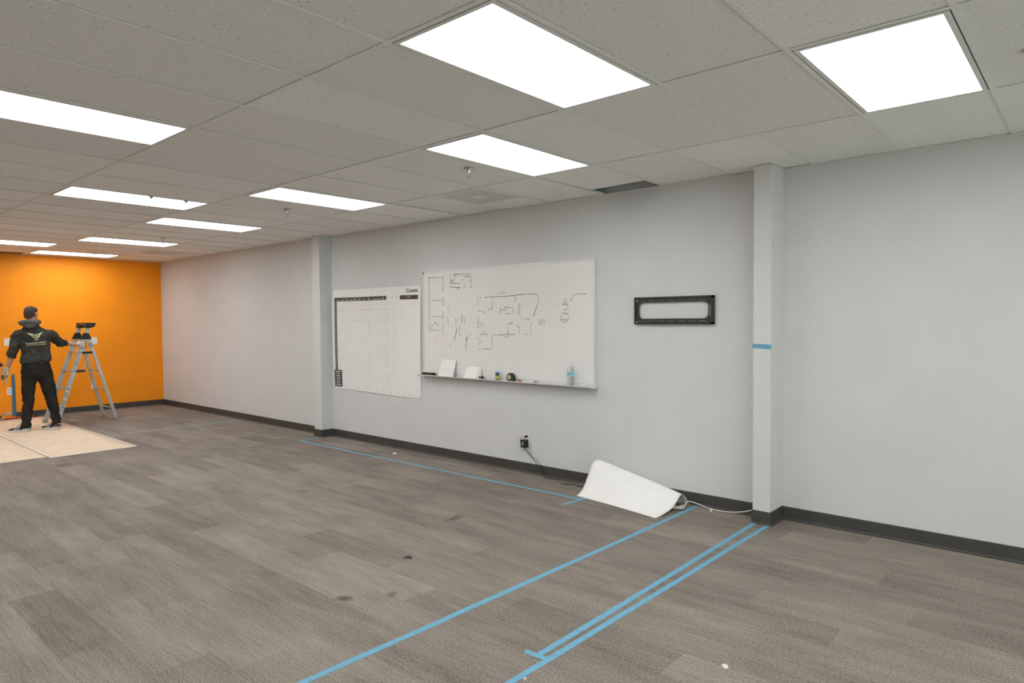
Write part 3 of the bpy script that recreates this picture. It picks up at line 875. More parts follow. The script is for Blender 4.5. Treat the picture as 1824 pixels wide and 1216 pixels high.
for k in range(36):
    v = .045 + k * .0232
    cprint(b, .052 if v > .2 else .105, .765, v, v + .0010, .0008, .08)
for k in range(27):
    u = .075 + k * .0262
    cprint(b, u, u + .0007, .2 if u < .1 else .03, .880, .0008, .08)
tag(b.build('table_lines', M_GRIDINK, pc), kind='stuff')
b = B()
cprint(b, .444, .4455, .50, .72); cprint(b, .444, .4455, .13, .40); cprint(b, .640, .6412, .26, .87); cprint(b, .640, .6412, .06, .2); cprint(b, .444, .4455, .80, .87); cprint(b, .05, .75, .694, .6955); cprint(b, .05, .70, .795, .7965)
for k in range(11): cprint(b, .14 + k * .075, .168 + k * .075, .020, .0235)
for k in range(3): cprint(b, .66 + k * .04, .675 + k * .04, .905, .909)
tag(b.build('bold_lines', mat('brown_grey_print', (.36, .30, .25), .8), pc), kind='stuff')
vs_, fs, tw, th = text_mesh('Covint', 1.0, bold=.03)
b = B()
b.verts_faces([chart(.846 + x / tw * .123, .944 + y / th * .034, .0015) for x, y in vs_], fs)
b.build('lettering', M_PRINT, pc)
for (u, v) in ((.008, .985), (.481, .978), (.985, .985), (.988, .012), (.008, .015)):
    q = chart(u, v)
    b = B(); b.lathe([(.001, q.y - .006), (.005, q.y - .006), (.006, q.y - .002), (.001, q.y + .001)], (q.x, 0, q.z), 10, 'y'); b.build('push_pin', M_GREY, pc)

# ------------------------------------------------------------------ television wall mount
MX0, MX1, MZ0, MZ1, MY = -3.142, -2.392, 1.536, 1.776, YM - .022
tm = thing('tv_wall_mount', 'black steel television wall bracket with slots, no screen on it', 'bracket', ((MX0 + MX1) / 2, YM, MZ0))
def rrect(x0, x1, z0, z1, r, n=6):
    out = []
    for (cx, cz, a0) in ((x1 - r, z1 - r, 0), (x0 + r, z1 - r, 90), (x0 + r, z0 + r, 180), (x1 - r, z0 + r, 270)):
        for k in range(n + 1):
            a = math.radians(a0 + 90 * k / n); out.append((cx + r * math.cos(a), cz + r * math.sin(a)))
    return out
def plate_with_holes(b, outer, holes, y0, y1):
    # face with holes by triangle fill, then extruded
    bm = bmesh.new(); edges = []
    for loop in [outer] + holes:
        vv = [bm.verts.new((p[0], y0, p[1])) for p in loop]
        edges += [bm.edges.new((vv[k], vv[(k + 1) % len(vv)])) for k in range(len(vv))]
    bmesh.ops.triangle_fill(bm, use_beauty=True, edges=edges)
    r = bmesh.ops.extrude_face_region(bm, geom=bm.faces[:])
    bmesh.ops.translate(bm, vec=(0, y1 - y0, 0), verts=[v for v in r['geom'] if isinstance(v, bmesh.types.BMVert)])
    me = bpy.data.meshes.new('tmp'); bm.to_mesh(me); bm.free(); b.bm.from_mesh(me); bpy.data.meshes.remove(me)
holes = [rrect(-3.098, -2.440, 1.585, 1.728, .045, 8)]
for k in range(7):
    a = -3.112 + k * .0965
    holes.append([(a, 1.742), (a + .080, 1.742), (a + .080, 1.750), (a, 1.750)])
    holes.append([(a, 1.560), (a + .080, 1.560), (a + .080, 1.568), (a, 1.568)])
b = B(); plate_with_holes(b, [(MX0, MZ0), (MX1, MZ0), (MX1, MZ1), (MX0, MZ1)], holes, MY, MY + .003)
b.build('back_plate', M_MOUNT, tm)
for z0, z1 in ((MZ1 - .018, MZ1), (MZ0, MZ0 + .016)):
    B().box(MX0, MX1, MY - .008, YM, z0, z1).build('hook_rail', M_MOUNT, tm, bevel=.003)
for x0, x1 in ((MX0, MX0 + .014), (MX1 - .024, MX1)):
    B().box(x0, x1, MY - .008, YM, MZ0, MZ1).build('side_flange', M_MOUNT, tm, bevel=.003)
# small vertical printed line on the right side of the plate
b = B()
rs = random.Random(4)
z = 1.70
while z > 1.605:
    h = rs.uniform(.004, .011); b.box(-2.427, -2.4205 + rs.uniform(0, .001), MY - .0008, MY, z - h, z); z -= h + .0025
b.build('size_print', mat('pale_grey_ink', (.42, .40, .37), .7), tm)
for (xx, zz) in ((-3.113, 1.744), (-3.118, 1.553)): B().lathe([(.001, MY - .006), (.008, MY - .006), (.010, MY), (.001, MY + .001)], (xx, 0, zz), 12, 'y').build('lag_bolt', M_STEEL, tm)

# ------------------------------------------------------------------ wall plates and outlets
def plate_r(x, z, yw, lab, kind):
    o = thing('wall_outlet' if kind == 'outlet' else 'wall_plate', lab, 'outlet' if kind == 'outlet' else 'wall plate', (x, yw, z))
    B().box(x - .038, x + .038, yw - .006, yw, z - .061, z + .061).build('cover_plate', M_IVORY if kind == 'ivory' else M_WHITE, o, bevel=.003)
    if kind == 'outlet':
        for s in (-1, 1):
            rec = B().box(x - .017, x + .017, yw - .008, yw - .0055, z + s * .022 - .014, z + s * .022 + .014).build('receptacle', M_WHITE, o, bevel=.001, seg=1)
            b = B()
            for dx in (-.007, .007): b.box(x + dx - .0014, x + dx + .0014, yw - .0085, yw - .0078, z + s * .022 - .003, z + s * .022 + .007)
            b.box(x - .0025, x + .0025, yw - .0085, yw - .0078, z + s * .022 - .010, z + s * .022 - .006)
            b.build('slots', M_DARK, rec)
    elif kind == 'decora':
        B().box(x - .017, x + .017, yw - .0085, yw - .0055, z - .034, z + .034).build('insert', M_IVORY, o, bevel=.001, seg=1)
    for s in (-1, 1): B().lathe([(.001, yw - .0068), (.003, yw - .0068), (.003, yw - .0055), (.001, yw - .005)], (x, 0, z + s * .049), 8, 'y').build('screw', M_STEEL, o)
    return o
plate_r(-12.67, .36, YF, 'blank ivory wall plate on the grey wall nearest the orange corner', 'ivory')
plate_r(-10.46, .35, YF, 'white wall plate on the grey wall left of the far pilaster', 'decora')
plate_r(-4.438, .353, YM, 'white wall outlet below the whiteboard with a black adapter plugged in', 'outlet')
def plate_f(y, z, gangs, lab, kind):
    wd = .038 + .023 * (gangs - 1)
    o = thing('wall_outlet' if kind == 'outlet' else 'wall_plate', lab, 'outlet' if kind == 'outlet' else 'wall plate', (XF, y, z))
    B().box(XF, XF + .006, y - wd, y + wd, z - .062, z + .062).build('cover_plate', M_WHITE, o, bevel=.003)
    if kind == 'outlet':
        for s in (-1, 1):
            rec = B().box(XF + .0055, XF + .008, y - .017, y + .017, z + s * .022 - .014, z + s * .022 + .014).build('receptacle', M_WHITE, o)
            b = B()
            for dy in (-.007, .007): b.box(XF + .0078, XF + .0086, y + dy - .002, y + dy + .002, z + s * .022 - .003, z + s * .022 + .008)
            b.box(XF + .0078, XF + .0086, y - .003, y + .003, z + s * .022 - .010, z + s * .022 - .005)
            b.build('slots', M_DARK, rec)
    else:
        for gk in range(gangs):
            for s in (-1, 1):
                b = B(); b.lathe([(.001, XF + .0075), (.0035, XF + .0075), (.0035, XF + .0055), (.001, XF + .005)], (0, y + (gk - (gangs - 1) / 2) * .046, z + s * .030), 8, 'x'); b.build('screw', M_GREY, o)
plate_f(-2.43, 1.275, 2, 'wide blank white wall plate on the orange wall beside the worker', 'blank')
plate_f(-1.183, 1.265, 2, 'blank white wall plate on the orange wall behind the ladder top', 'blank')
plate_f(-2.435, .457, 1, 'white outlet low on the orange wall, left of the blue tape', 'outlet')
plate_f(-1.198, .459, 1, 'white outlet low on the orange wall behind the ladder legs', 'outlet')

# adapter, plug and their cords
o = thing('power_adapter', 'black power adapter plugged into the outlet under the whiteboard', 'adapter', (-4.44, YM - .008, .31))
B().box(-4.472, -4.412, YM - .062, YM - .008, .268, .345).build('body', M_BLACK, o, bevel=.008)
B().box(-4.455, -4.43, YM - .066, YM - .061, .285, .33).build('face_ridge', M_GREY, o, bevel=.002)
B().tube([(-4.44, YM - .035, .27), (-4.436, YM - .033, .255)], [.008, .005], 10).build('strain_relief', M_BLACK, o)
def smooth_path(pts, n=6):
    pts = [Vector(p) for p in pts]; out = []
    for i in range(len(pts) - 1):
        p0, p1, p2, p3 = pts[max(i - 1, 0)], pts[i], pts[i + 1], pts[min(i + 2, len(pts) - 1)]
        for k in range(n):
            t = k / n
            out.append(.5 * ((2 * p1) + (p2 - p0) * t + (2 * p0 - 5 * p1 + 4 * p2 - p3) * t * t + (3 * p1 - p0 - 3 * p2 + p3) * t ** 3))
    out.append(pts[-1]); return out
c = B().tube(smooth_path([(-4.436, YM - .033, .255), (-4.40, YM - .028, .215), (-4.348, YM - .02, .165), (-4.27, YM - .016, .085), (-4.20, YM - .03, .02), (-4.17, YM - .05, .004), (-4.12, -.055, .004), (-4.023, -.035, .004), (-3.934, -.05, .004), (-3.86, -.125, .004), (-3.80, -.118, .004), (-3.758, -.08, .004), (-3.67, -.11, .004), (-3.60, -.09, .004), (-3.45, -.10, .004)]), .0028, 6)
c.build('cord', M_CORD, o, smooth=True)
o = thing('power_plug', 'small black plug in the upper socket under the whiteboard', 'plug', (-4.438, YM - .008, .375))
B().lathe([(.001, YM - .036), (.010, YM - .034), (.014, YM - .018), (.015, YM - .008), (.001, YM - .007)], (-4.434, 0, .377), 14, 'y').build('body', M_BLACK, o, smooth=True)
B().tube(smooth_path([(-4.438, YM - .034, .376), (-4.462, YM - .068, .368), (-4.465, YM - .072, .33), (-4.440, YM - .070, .27), (-4.405, YM - .035, .225), (-4.372, YM - .018, .20), (-4.345, YM - .014, .168), (-4.29, YM - .013, .155), (-4.245, YM - .013, .11), (-4.19, YM - .020, .03), (-4.14, YM - .045, .004), (-3.98, .0, .003), (-3.90, -.015, .003), (-3.86, -.045, .003), (-3.78, -.025, .003), (-3.70, -.06, .003), (-3.55, -.03, .003)]), .0020, 6).build('cord', M_CORD, o, smooth=True)

# ------------------------------------------------------------------ curled sheet, coiled cable
lp = [(-3.497, -.391, .0015), (-3.486, -.345, .030), (-3.483, -.300, .071), (-3.480, -.255, .135), (-3.484, -.205, .195), (-3.489, -.165, .245), (-3.484, -.135, .272), (-3.470, -.108, .283), (-3.450, -.080, .279), (-3.435, -.055, .255), (-3.425, -.038, .20), (-3.42, -.028, .12), (-3.41, -.02, .02)]
rp_ = [(-2.618, -.541, .0015), (-2.610, -.50, .006), (-2.604, -.45, .011), (-2.600, -.39, .018), (-2.597, -.33, .029), (-2.598, -.27, .048), (-2.603, -.215, .070), (-2.608, -.165, .093), (-2.613, -.125, .104), (-2.614, -.085, .098), (-2.607, -.055, .075), (-2.602, -.030, .04), (-2.598, -.012, .01)]
o = thing('paper_sheet', 'large blank white sheet curled on the floor against the wall', 'paper', (-3.05, -.3, 0))
b = B(); NS = 26
lv, rv = smooth_path(lp, 3), smooth_path(rp_, 3)
g = []
for i in range(NS + 1):
    t = i / NS; rowv = []
    for j, (a, c) in enumerate(zip(lv, rv)):
        q = a.lerp(c, t); f = j / (len(lv) - 1)
        q.z += .016 * math.sin(math.pi * t) * math.sin(math.pi * f) + .004 * math.sin(7 * t + 3 * f) * math.sin(math.pi * f)
        if j < 3: q.z = max(q.z, .0015) + .004 * math.sin(math.pi * t) * (1 if j == 0 else .7)
        rowv.append(b.bm.verts.new(q))
    g.append(rowv)
for i in range(NS):
    for j in range(len(lv) - 1): b.bm.faces.new((g[i][j], g[i + 1][j], g[i + 1][j + 1], g[i][j + 1]))
sh = b.build('sheet', M_PAPER, o, smooth=True)
md = sh.modifiers.new('thickness', 'SOLIDIFY'); md.thickness = .0008; md.offset = -1
o = thing('cable_coil', 'coil of white cable lying under the curled sheet, its end running to the pilaster', 'cable', (-2.70, -.16, 0))
pts = []
for k in range(90):
    a = k * .21; r = .085 + .0012 * k * .35 + .012 * math.sin(k * .7)
    pts.append((-2.672 + r * 1.05 * math.cos(a) * (1.0), -.165 + r * .95 * math.sin(a), .005 + .00035 * k))
B().tube(pts, .0042, 8).build('loops', M_CABLE, o, smooth=True)
B().tube(smooth_path([pts[-1], (-2.60, -.02, .03), (-2.52, -.012, .022), (-2.42, -.02, .006), (-2.32, -.035, .005), (-2.23, -.03, .01), (-2.14, -.02, .025), (-2.05, -.02, .055), (-1.99, -.01, .075)]), .0042, 8).build('tail', M_CABLE, o, smooth=True)
pts = [(-2.645 + .045 * math.cos(k * .3), -.17 + .04 * math.sin(k * .3), .007 + .0006 * k) for k in range(40)]
B().tube(pts, .005, 8).build('inner_loops', M_GREY, o, smooth=True)

# ------------------------------------------------------------------ blue masking tape
def tape(lab, pts, wd, z=.0008, name='tape_strip', seedk=0, torn=.004):
    rs = random.Random(seedk)
    pts = [Vector((p[0], p[1])) for p in pts]; dense = []
    for a, c in zip(pts[:-1], pts[1:]):
        n = max(2, int((c - a).length / .25)); dense += [a.lerp(c, k / n) for k in range(n)]
    dense.append(pts[-1])
    L_, R_ = [], []
    for k, q in enumerate(dense):
        t = (dense[min(k + 1, len(dense) - 1)] - dense[max(k - 1, 0)]).normalized(); n = Vector((-t.y, t.x))
        w1 = wd / 2 + rs.uniform(-.0008, .0008); j = rs.uniform(-.0015, .0015)
        e = t * rs.uniform(-torn, torn) if k in (0, len(dense) - 1) else Vector((0, 0))
        L_.append(q + n * (w1 + j) + e); R_.append(q - n * (w1 - j) - e)
    poly = L_ + list(reversed(R_)); b = B(); N_ = len(L_)
    top = [b.bm.verts.new((p.x, p.y, z + rs.uniform(0, .0004))) for p in poly]; bot = [b.bm.verts.new((p.x, p.y, z - .0006)) for p in poly]
    n2 = len(poly)
    for k in range(N_ - 1):
        b.bm.faces.new((top[k], top[n2 - 1 - k], top[n2 - 2 - k], top[k + 1])); b.bm.faces.new((bot[k], bot[k + 1], bot[n2 - 2 - k], bot[n2 - 1 - k]))
    for k in range(n2): b.bm.faces.new((top[k], top[(k + 1) % n2], bot[(k + 1) % n2], bot[k]))
    m = dense[len(dense) // 2]
    return tag(b.build(name, M_TAPE, org=(m.x, m.y, 0)), lab, 'tape', 'blue masking tape strips')
tape('long blue tape line on the floor running from the curled sheet towards the lower left', [(-2.528, .0), (-2.545, -1.2), (-2.568, -2.4), (-2.60, -3.95)], .040, seedk=1)
tape('left of the two parallel blue tape lines on the floor below the pilaster', [(-1.977, -.165), (-1.966, -1.4), (-1.961, -2.82)], .036, seedk=2)
tape('right of the two parallel blue tape lines on the floor, reaching the bottom edge', [(-1.874, -.155), (-1.886, -1.4), (-1.900, -2.80), (-1.914, -3.5)], .036, .0010, seedk=3)
tape('short blue tape piece joining the two parallel floor lines at their lower end', [(-2.035, -2.838), (-1.885, -2.83)], .034, .0016, seedk=4, torn=.02)
tape('thin blue tape line on the floor parallel to the grey wall below the whiteboard', [(-7.95, -.478), (-5.5, -.466), (-3.385, -.458)], .036, seedk=5)
tape('short blue tape piece crossing the end of the wall side floor line', [(-3.424, -.70), (-3.388, -.39)], .036, .0016, seedk=6)
tape('short faint blue tape piece on the floor between far pilaster and thin tape line', [(-7.96, -.17), (-7.955, -.46)], .03, .0006, seedk=7)
tape('faint blue tape line crossing the far floor between paper sheets and grey wall', [(-10.40, -.03), (-10.44, -.9), (-10.45, -1.75)], .034, seedk=8)
o = B().prism([(-2.000, 1.352), (-1.860, 1.346), (-1.857, 1.358), (-1.858, 1.383), (-2.0, 1.386)], lambda x, z: (x, P2[2] - .0012, z), lambda x, z: (x, P2[2] - .0002, z)).build('tape_strip', M_TAPE, org=(-1.93, P2[2], 1.37))
tag(o, 'horizontal blue tape strip across the front of the near pilaster', 'tape', 'blue masking tape strips')
o = B().prism([(-2.405, .04), (-2.348, .04), (-2.352, .4), (-2.362, .735), (-2.385, .742), (-2.402, .728), (-2.404, .4)], lambda y, z: (XF + .0085, y, z), lambda y, z: (XF + .0095, y, z)).build('tape_strip', M_TAPED, org=(XF + .009, -2.37, .4))
tag(o, 'upright blue tape strip on the orange wall beside the low outlet', 'tape', 'blue masking tape strips')

# ------------------------------------------------------------------ floor paper under the worker
def floor_sheet(lab, x0, x1, y0, y1, z):
    b = B(); nx, ny = 24, 8; rs = random.Random(int(abs(y0) * 100))
    g = [[b.bm.verts.new((x0 + (x1 - x0) * i / nx, y0 + (y1 - y0) * j / ny, z + rs.uniform(0, .0018))) for i in range(nx + 1)] for j in range(ny + 1)]
    for j in range(ny):
        for i in range(nx): b.bm.faces.new((g[j][i], g[j][i + 1], g[j + 1][i + 1], g[j + 1][i]))
    o = b.build('floor_paper', M_KRAFT, org=((x0 + x1) / 2, (y0 + y1) / 2, 0), smooth=True)
    md = o.modifiers.new('thickness', 'SOLIDIFY'); md.thickness = .0008; md.offset = 1
    return tag(o, lab, 'floor paper', 'tan protective floor paper sheets')
fp = floor_sheet('tan protective floor paper sheet under the worker and ladder', -13.45, -9.207, -2.955, -2.025, .0022)
floor_sheet('tan protective floor paper sheet cut off by the left edge', -13.40, -9.325, -3.95, -2.935, .0010)
o = B().box(-13.3, -9.19, -2.970, -2.936, .0062, .0066).build('seam_tape', M_KRAFTW, org=(-11, -2.95, 0)); tag(o, 'pale tape strip along the seam of the floor paper sheets', 'tape')
b = B().box(-9.222, -9.200, -2.96, -2.02, .0052, .0056).build('edge_tape', M_KRAFTW, fp)
b = B().box(-13.2, -9.2, -2.035, -2.017, .0052, .0056).build('edge_tape', M_KRAFTW, fp)

# clutter at the foot of the orange wall
o = thing('red_cord', 'orange red cord lying along the foot of the orange wall', 'cord', (-13.45, -2.4, 0))
B().tube(smooth_path([(-13.50, -3.2, .018), (-13.47, -2.75, .016), (-13.50, -2.55, .018), (-13.52, -2.36, .016), (-13.54, -2.12, .016)]), .014, 8).build('cord', M_REDCORD, o, smooth=True)
B().tube([(-13.54, -2.12, .016), (-13.54, -2.08, .016)], .018, 8).build('plug', M_BLACK, o)
o = thing('pry_bar', 'dark metal bar lying below the torn baseboard at the left edge', 'bar', (-13.40, -2.75, 0))
B().tube(smooth_path([(-13.36, -3.1, .012), (-13.40, -2.8, .012), (-13.43, -2.62, .012), (-13.46, -2.54, .03)]), [(.009, .012)] * 18 + [(.006, .016)], 8).build('shaft', M_GREY, o)
B().box(-13.40, -13.33, -3.0, -2.78, .004, .05).build('grip', M_BLACK, o, bevel=.01)
o = thing('tan_offcut', 'tan offcut lying beside the dark bar at the left edge', 'offcut', (-13.25, -2.78, 0))
B().prism([(-13.30, -2.92), (-13.2, -2.90), (-13.22, -2.66), (-13.31, -2.70)], lambda x, y: (x, y, .006), lambda x, y: (x, y, .035)).build('board', M_DRYWALL, o, bevel=.004)
B().box(-13.29, -13.23, -2.86, -2.74, .035, .037).build('torn_face', M_PAPER, o)

# litter on the carpet
def crumb(lab, x, y, r, m, h, seedk, cat='scrap', nm='scrap'):
    rs = random.Random(seedk); n = 9; poly = [(x + r * rs.uniform(.5, 1.1) * math.cos(k * 2 * math.pi / n), y + r * rs.uniform(.5, 1.1) * math.sin(k * 2 * math.pi / n)) for k in range(n)]
    o = B().prism(poly, lambda a, c: (a, c, .0005), lambda a, c: (x + (a - x) * .7, y + (c - y) * .7, h)).build(nm, m, org=(x, y, 0)); tag(o, lab, cat)
crumb('small white scrap on the carpet near the wall below the paper chart', -6.276, -.225, .035, M_WHITE, .012, 1)
crumb('tiny white plug on the carpet left of the near pilaster', -2.37, -.075, .012, M_WHITE, .02, 2)
crumb('tiny white chip beside the right floor tape at the bottom edge', -1.874, -3.029, .009, M_WHITE, .006, 3)
crumb('pale fluff on the carpet at the lower right', -1.253, -2.352, .022, M_IVORY, .004, 4)
o = thing('black_clip', 'tiny black clip lying on the open carpet', 'clip', (-3.429, -2.389, 0))
B().tube(smooth_path([(-3.455, -2.395, .006), (-3.435, -2.375, .008), (-3.41, -2.38, .006)]), .0032, 6).build('arm', M_BLACK, o)
B().tube(smooth_path([(-3.45, -2.415, .006), (-3.43, -2.40, .008), (-3.40, -2.39, .006)]), .0032, 6).build('arm', M_BLACK, o)
crumb('small dark crumb on the floor paper in front of the worker', -10.35, -2.62, .02, M_DRYWALL, .008, 6)

# ------------------------------------------------------------------ step ladder
ld = thing('step_ladder', 'aluminium step ladder with black top cap standing open before the orange wall', 'ladder', (-12.31, -1.76, 0))
LZ = .004
def front(side, z):   # side 0 near the viewer, 1 near the orange wall
    t = z / 1.36
    x = (-12.065 - .035 * t) if side == 0 else (-12.555 + .035 * t)
    return Vector((x, -2.18 + .425 * t - (.035 if side else 0) * (1 - t), z))
def rear(side, z):
    t = z / 1.34
    x = (-12.06 - .04 * t) if side == 0 else (-12.56 + .04 * t)
    return Vector((x, -1.335 - .365 * t - (.03 if side else 0) * (1 - t), z))
for s in (0, 1):
    sg = 1 if s == 0 else -1
    rail = B().bar(front(s, .02), front(s, 1.38), .062, .024, (1, 0, 0)).build('front_rail', M_LADDER, ld, bevel=.004)
    b = B()
    for z in (.28, .55, .83, .95, 1.12):
        q = front(s, z); b.lathe([(.001, q.x - sg * .010), (.010, q.x + sg * .0135), (.011, q.x + sg * .0125), (.001, q.x - sg * .008)] if False else [(.010, q.x + sg * .0118), (.010, q.x + sg * .0150), (.001, q.x + sg * .0155)], (0, q.y, q.z), 10, 'x')
    b.build('rivets', M_BLACK, rail)
    B().bar(front(s, .004), front(s, .05), .068, .032, (1, 0, 0)).build('foot', M_GREY, ld, bevel=.003)
    rr_ = B().bar(rear(s, .02), rear(s, 1.36), .045, .022, (1, 0, 0)).build('rear_rail', M_LADDER, ld, bevel=.004)
    B().bar(rear(s, .004), rear(s, .05), .054, .034, (1, 0, 0)).build('foot', M_GREY, ld, bevel=.004)
    x = front(s, 1.36).x + sg * .016
    B().prism([(-1.812, 1.325), (-1.660, 1.325), (-1.675, 1.36), (-1.700, 1.425), (-1.768, 1.425), (-1.80, 1.36)], lambda y, z: (x - sg * .016 - .020, y, z), lambda y, z: (x - sg * .016 + .020, y, z)).build('hinge', M_BLACK, ld, bevel=.004)
    p0 = Vector((front(s, 1.36).x, -1.742, 1.40)); p1 = Vector((front(s, 1.36).x + sg * .002, -1.690, 1.54))
    B().bar(p0, p1, .052, .022, (1, 0, 0)).build('upper_rail', M_LADDER, ld, bevel=.004)
xa, xb = front(0, 1.3).x + .012, front(1, 1.3).x - .012
cap = B()
cap.prism([(-1.745, 1.505), (-1.66, 1.505), (-1.615, 1.53), (-1.598, 1.585), (-1.735, 1.588)], lambda y, z: (xa + .02, y, z), lambda y, z: (xa - .10, y, z))
cap.prism([(-1.745, 1.505), (-1.66, 1.505), (-1.615, 1.53), (-1.598, 1.585), (-1.735, 1.588)], lambda y, z: (xb + .10, y, z), lambda y, z: (xb - .02, y, z))
cap.box(xb + .09, xa - .09, -1.735, -1.60, 1.548, 1.586)
cap = cap.build('top_cap', M_BLACK, ld, bevel=.005)
b = B()
for k in range(9):
    y0 = -1.733; z0 = 1.545 + (k % 3) * .012
    b.box(xb + .02 + k * .05, xb + .05 + k * .05, y0 - .005, y0 - .001, z0 - .004, z0 + .004)
b.build('cap_lettering', M_SHOEG, cap)
tag(B().box(xb + .16, xb + .33, -1.7415, -1.733, 1.55, 1.575).build('cap_sticker', mat('rust_brown_sticker', (.20, .11, .075), .6), cap), 'rust brown sticker')
for z, dep in ((.28, .075), (.55, .075), (.83, .17), (1.12, .19)):
    f0, f1 = front(0, z), front(1, z)
    tr = B().box(f1.x + .012, f0.x - .012, f0.y - .030, f0.y - .03 + dep, z - .014, z + .012).build('step', M_LADDER, ld, bevel=.003)
    b = B()
    for k in range(4): b.box(f1.x + .02, f0.x - .02, f0.y - .028 + k * dep / 4.2, f0.y - .02 + k * dep / 4.2, z + .0115, z + .015)
    b.build('tread_ribs', M_LADDER, tr)
    if dep > .1:
        for s, f in ((1, f0), (-1, f1)):
            B().box(f.x + s * .002 - .014, f.x + s * .002 + .014, f0.y + .030, f0.y - .015 + dep, z - .022, z + .012).build('step_end', M_BLACK, tr, bevel=.003)
for z in (.20, .515, .82):
    B().tube([rear(1, z), rear(0, z)], .013, 10).build('rear_rung', M_LADDER, ld)
for s in (0, 1):
    f = front(s, 1.1).x - (.03 if s == 0 else -.03)
    B().bar((f, front(0, 1.12).y + .145, 1.115), (f, front(0, .83).y + .13, .835), .012, .010, (1, 0, 0)).build('strut', M_LADDER, ld)
q0, q1 = rear(0, 1.20), rear(0, 1.27)
tag(B().bar(q0, q1, .048, .026, (1, 0, 0)).build('tape_wrap', M_TAPE, ld), 'blue tape patch on the rear rail')
stk = B()
a0, a1 = front(0, .29), front(0, .53)
stk.bar(a0 + Vector((.0125, 0, 0)), a1 + Vector((.0125, 0, 0)), .044, .0012, (1, 0, 0))
stk = stk.build('rail_sticker', M_SHOEW, ld)
b = B(); rs = random.Random(9)
ax = (a1 - a0).normalized(); ay = Vector((0, ax.z, -ax.y))
for k in range(7):
    if k == 3: continue
    c0 = a0 + ax * (.016 + k * .0315) + Vector((.0136, 0, 0))
    for (u0, v0, u1, v1) in {0: ((0, -.016, .02, -.016), (0, -.016, 0, .016), (.02, -.016, .02, .016)), 1: ((0, -.016, .022, .016), (0, .016, .022, -.016)), 2: ((0, -.016, .022, -.016), (0, .016, .022, .016), (0, -.016, .022, .016))}[k % 3]:
        b.bar(c0 + ax * u0 + ay * v0, c0 + ax * u1 + ay * v1, .0065, .0008, (1, 0, 0))
b.build('sticker_marks', M_BLACK, stk)

# ------------------------------------------------------------------ the worker
PZ = .0045
per = thing('person', 'worker in charcoal hoodie, black trousers and pale gloves, seen from behind holding the ladder', 'person', (-11.83, -2.50, PZ), math.atan2(.97438, .2249))
def finish(b, name, m, parent, voxel=.007, smooth=6, wrinkle=0.0, wscale=(9, 9, 22), seedv=0.0):
    bmesh.ops.recalc_face_normals(b.bm, faces=b.bm.faces)
    me = bpy.data.meshes.new(name); b.bm.to_mesh(me); b.bm.free()
    o = bpy.data.objects.new(name, me); COL.objects.link(o)
    md = o.modifiers.new('r', 'REMESH'); md.mode = 'VOXEL'; md.voxel_size = voxel
    ms = o.modifiers.new('s', 'SMOOTH'); ms.factor = .5; ms.iterations = smooth
    dg = bpy.context.evaluated_depsgraph_get()
    me2 = bpy.data.meshes.new_from_object(o.evaluated_get(dg)); o.modifiers.clear(); o.data = me2; bpy.data.meshes.remove(me)
    me2.name = name
    if wrinkle:
        nrm = [v.normal.copy() for v in me2.vertices]
        for v, n in zip(me2.vertices, nrm):
            q = Vector((v.co.x * wscale[0], v.co.y * wscale[1], v.co.z * wscale[2] + seedv))
            v.co += n * wrinkle * (noise.noise(q) + .5 * noise.noise(q * 2.1))
    me2.materials.clear(); me2.materials.append(m)
    for f in me2.polygons: f.use_smooth = True
    o.parent = parent
    return o
def local(b, name, m, parent, smooth=False, bevel=0.0):
    o = b.build(name, m, None, smooth=smooth, bevel=bevel); o.parent = parent; return o

HEAD = Matrix.Translation((-.014, .012, 0)) @ Matrix.Rotation(math.radians(-35), 4, 'Z')
def head_rings(b, lst, n=28):
    b2 = B(); b2.rings(lst, n); bmesh.ops.transform(b2.bm, matrix=HEAD, verts=b2.bm.verts)
    me = bpy.data.meshes.new('t'); b2.bm.to_mesh(me); b2.bm.free(); b.bm.from_mesh(me); bpy.data.meshes.remove(me)
def hp(x, y, z): return HEAD @ Vector((x, y, z))
b = B()
head_rings(b, [(0, .055, 1.608, .026, .022), (0, .036, 1.622, .046, .052), (0, .02, 1.648, .059, .074), (0, .01, 1.68, .066, .087), (0, .003, 1.71, .070, .093), (0, 0, 1.745, .0735, .096), (0, -.003, 1.775, .0725, .093), (0, -.005, 1.80, .063, .079), (0, -.006, 1.816, .043, .054), (0, -.006, 1.824, .018, .022)])
b.tube([hp(0, .092, 1.738), hp(0, .100, 1.72), hp(0, .112, 1.702), hp(0, .104, 1.694)], [.008, .011, .014, .010], 10)     # nose
b.tube([hp(-.022, .088, 1.668), hp(0, .098, 1.668), hp(.022, .088, 1.668)], [.006, .0085, .006], 8)                       # lips
b.tube([hp(-.045, .075, 1.757), hp(0, .092, 1.755), hp(.045, .075, 1.757)], [.009, .010, .009], 8)                        # brow
for s in (-1, 1):
    b.tube([hp(s * .074, -.008, 1.685), hp(s * .082, -.014, 1.70), hp(s * .086, -.018, 1.722), hp(s * .080, -.012, 1.742)], [(.008, .008), (.012, .011), (.014, .012), (.009, .009)], 10)   # ears
b.tube([(-.012, -.01, 1.48), (-.012, -.008, 1.56), (-.013, .005, 1.64), (-.014, .01, 1.68)], [.066, .058, .056, .055], 20)   # neck
b.rings([(.03, -.005, .82, .155, .10), (.03, 0, .95, .15, .10), (.03, 0, 1.1, .145, .10), (.026, 0, 1.3, .155, .105), (.02, 0, 1.42, .165, .095), (.0, 0, 1.48, .11, .075), (-.01, 0, 1.51, .06, .06)], 24)
b.tube([(-.15, 0, 1.43), (-.212, 0, 1.34), (-.236, -.005, 1.22), (-.262, .04, 1.09), (-.300, .066, .98), (-.321, .08, .92), (-.334, .088, .86)], [.05, .048, .043, .041, .033, .026, .030], 16)
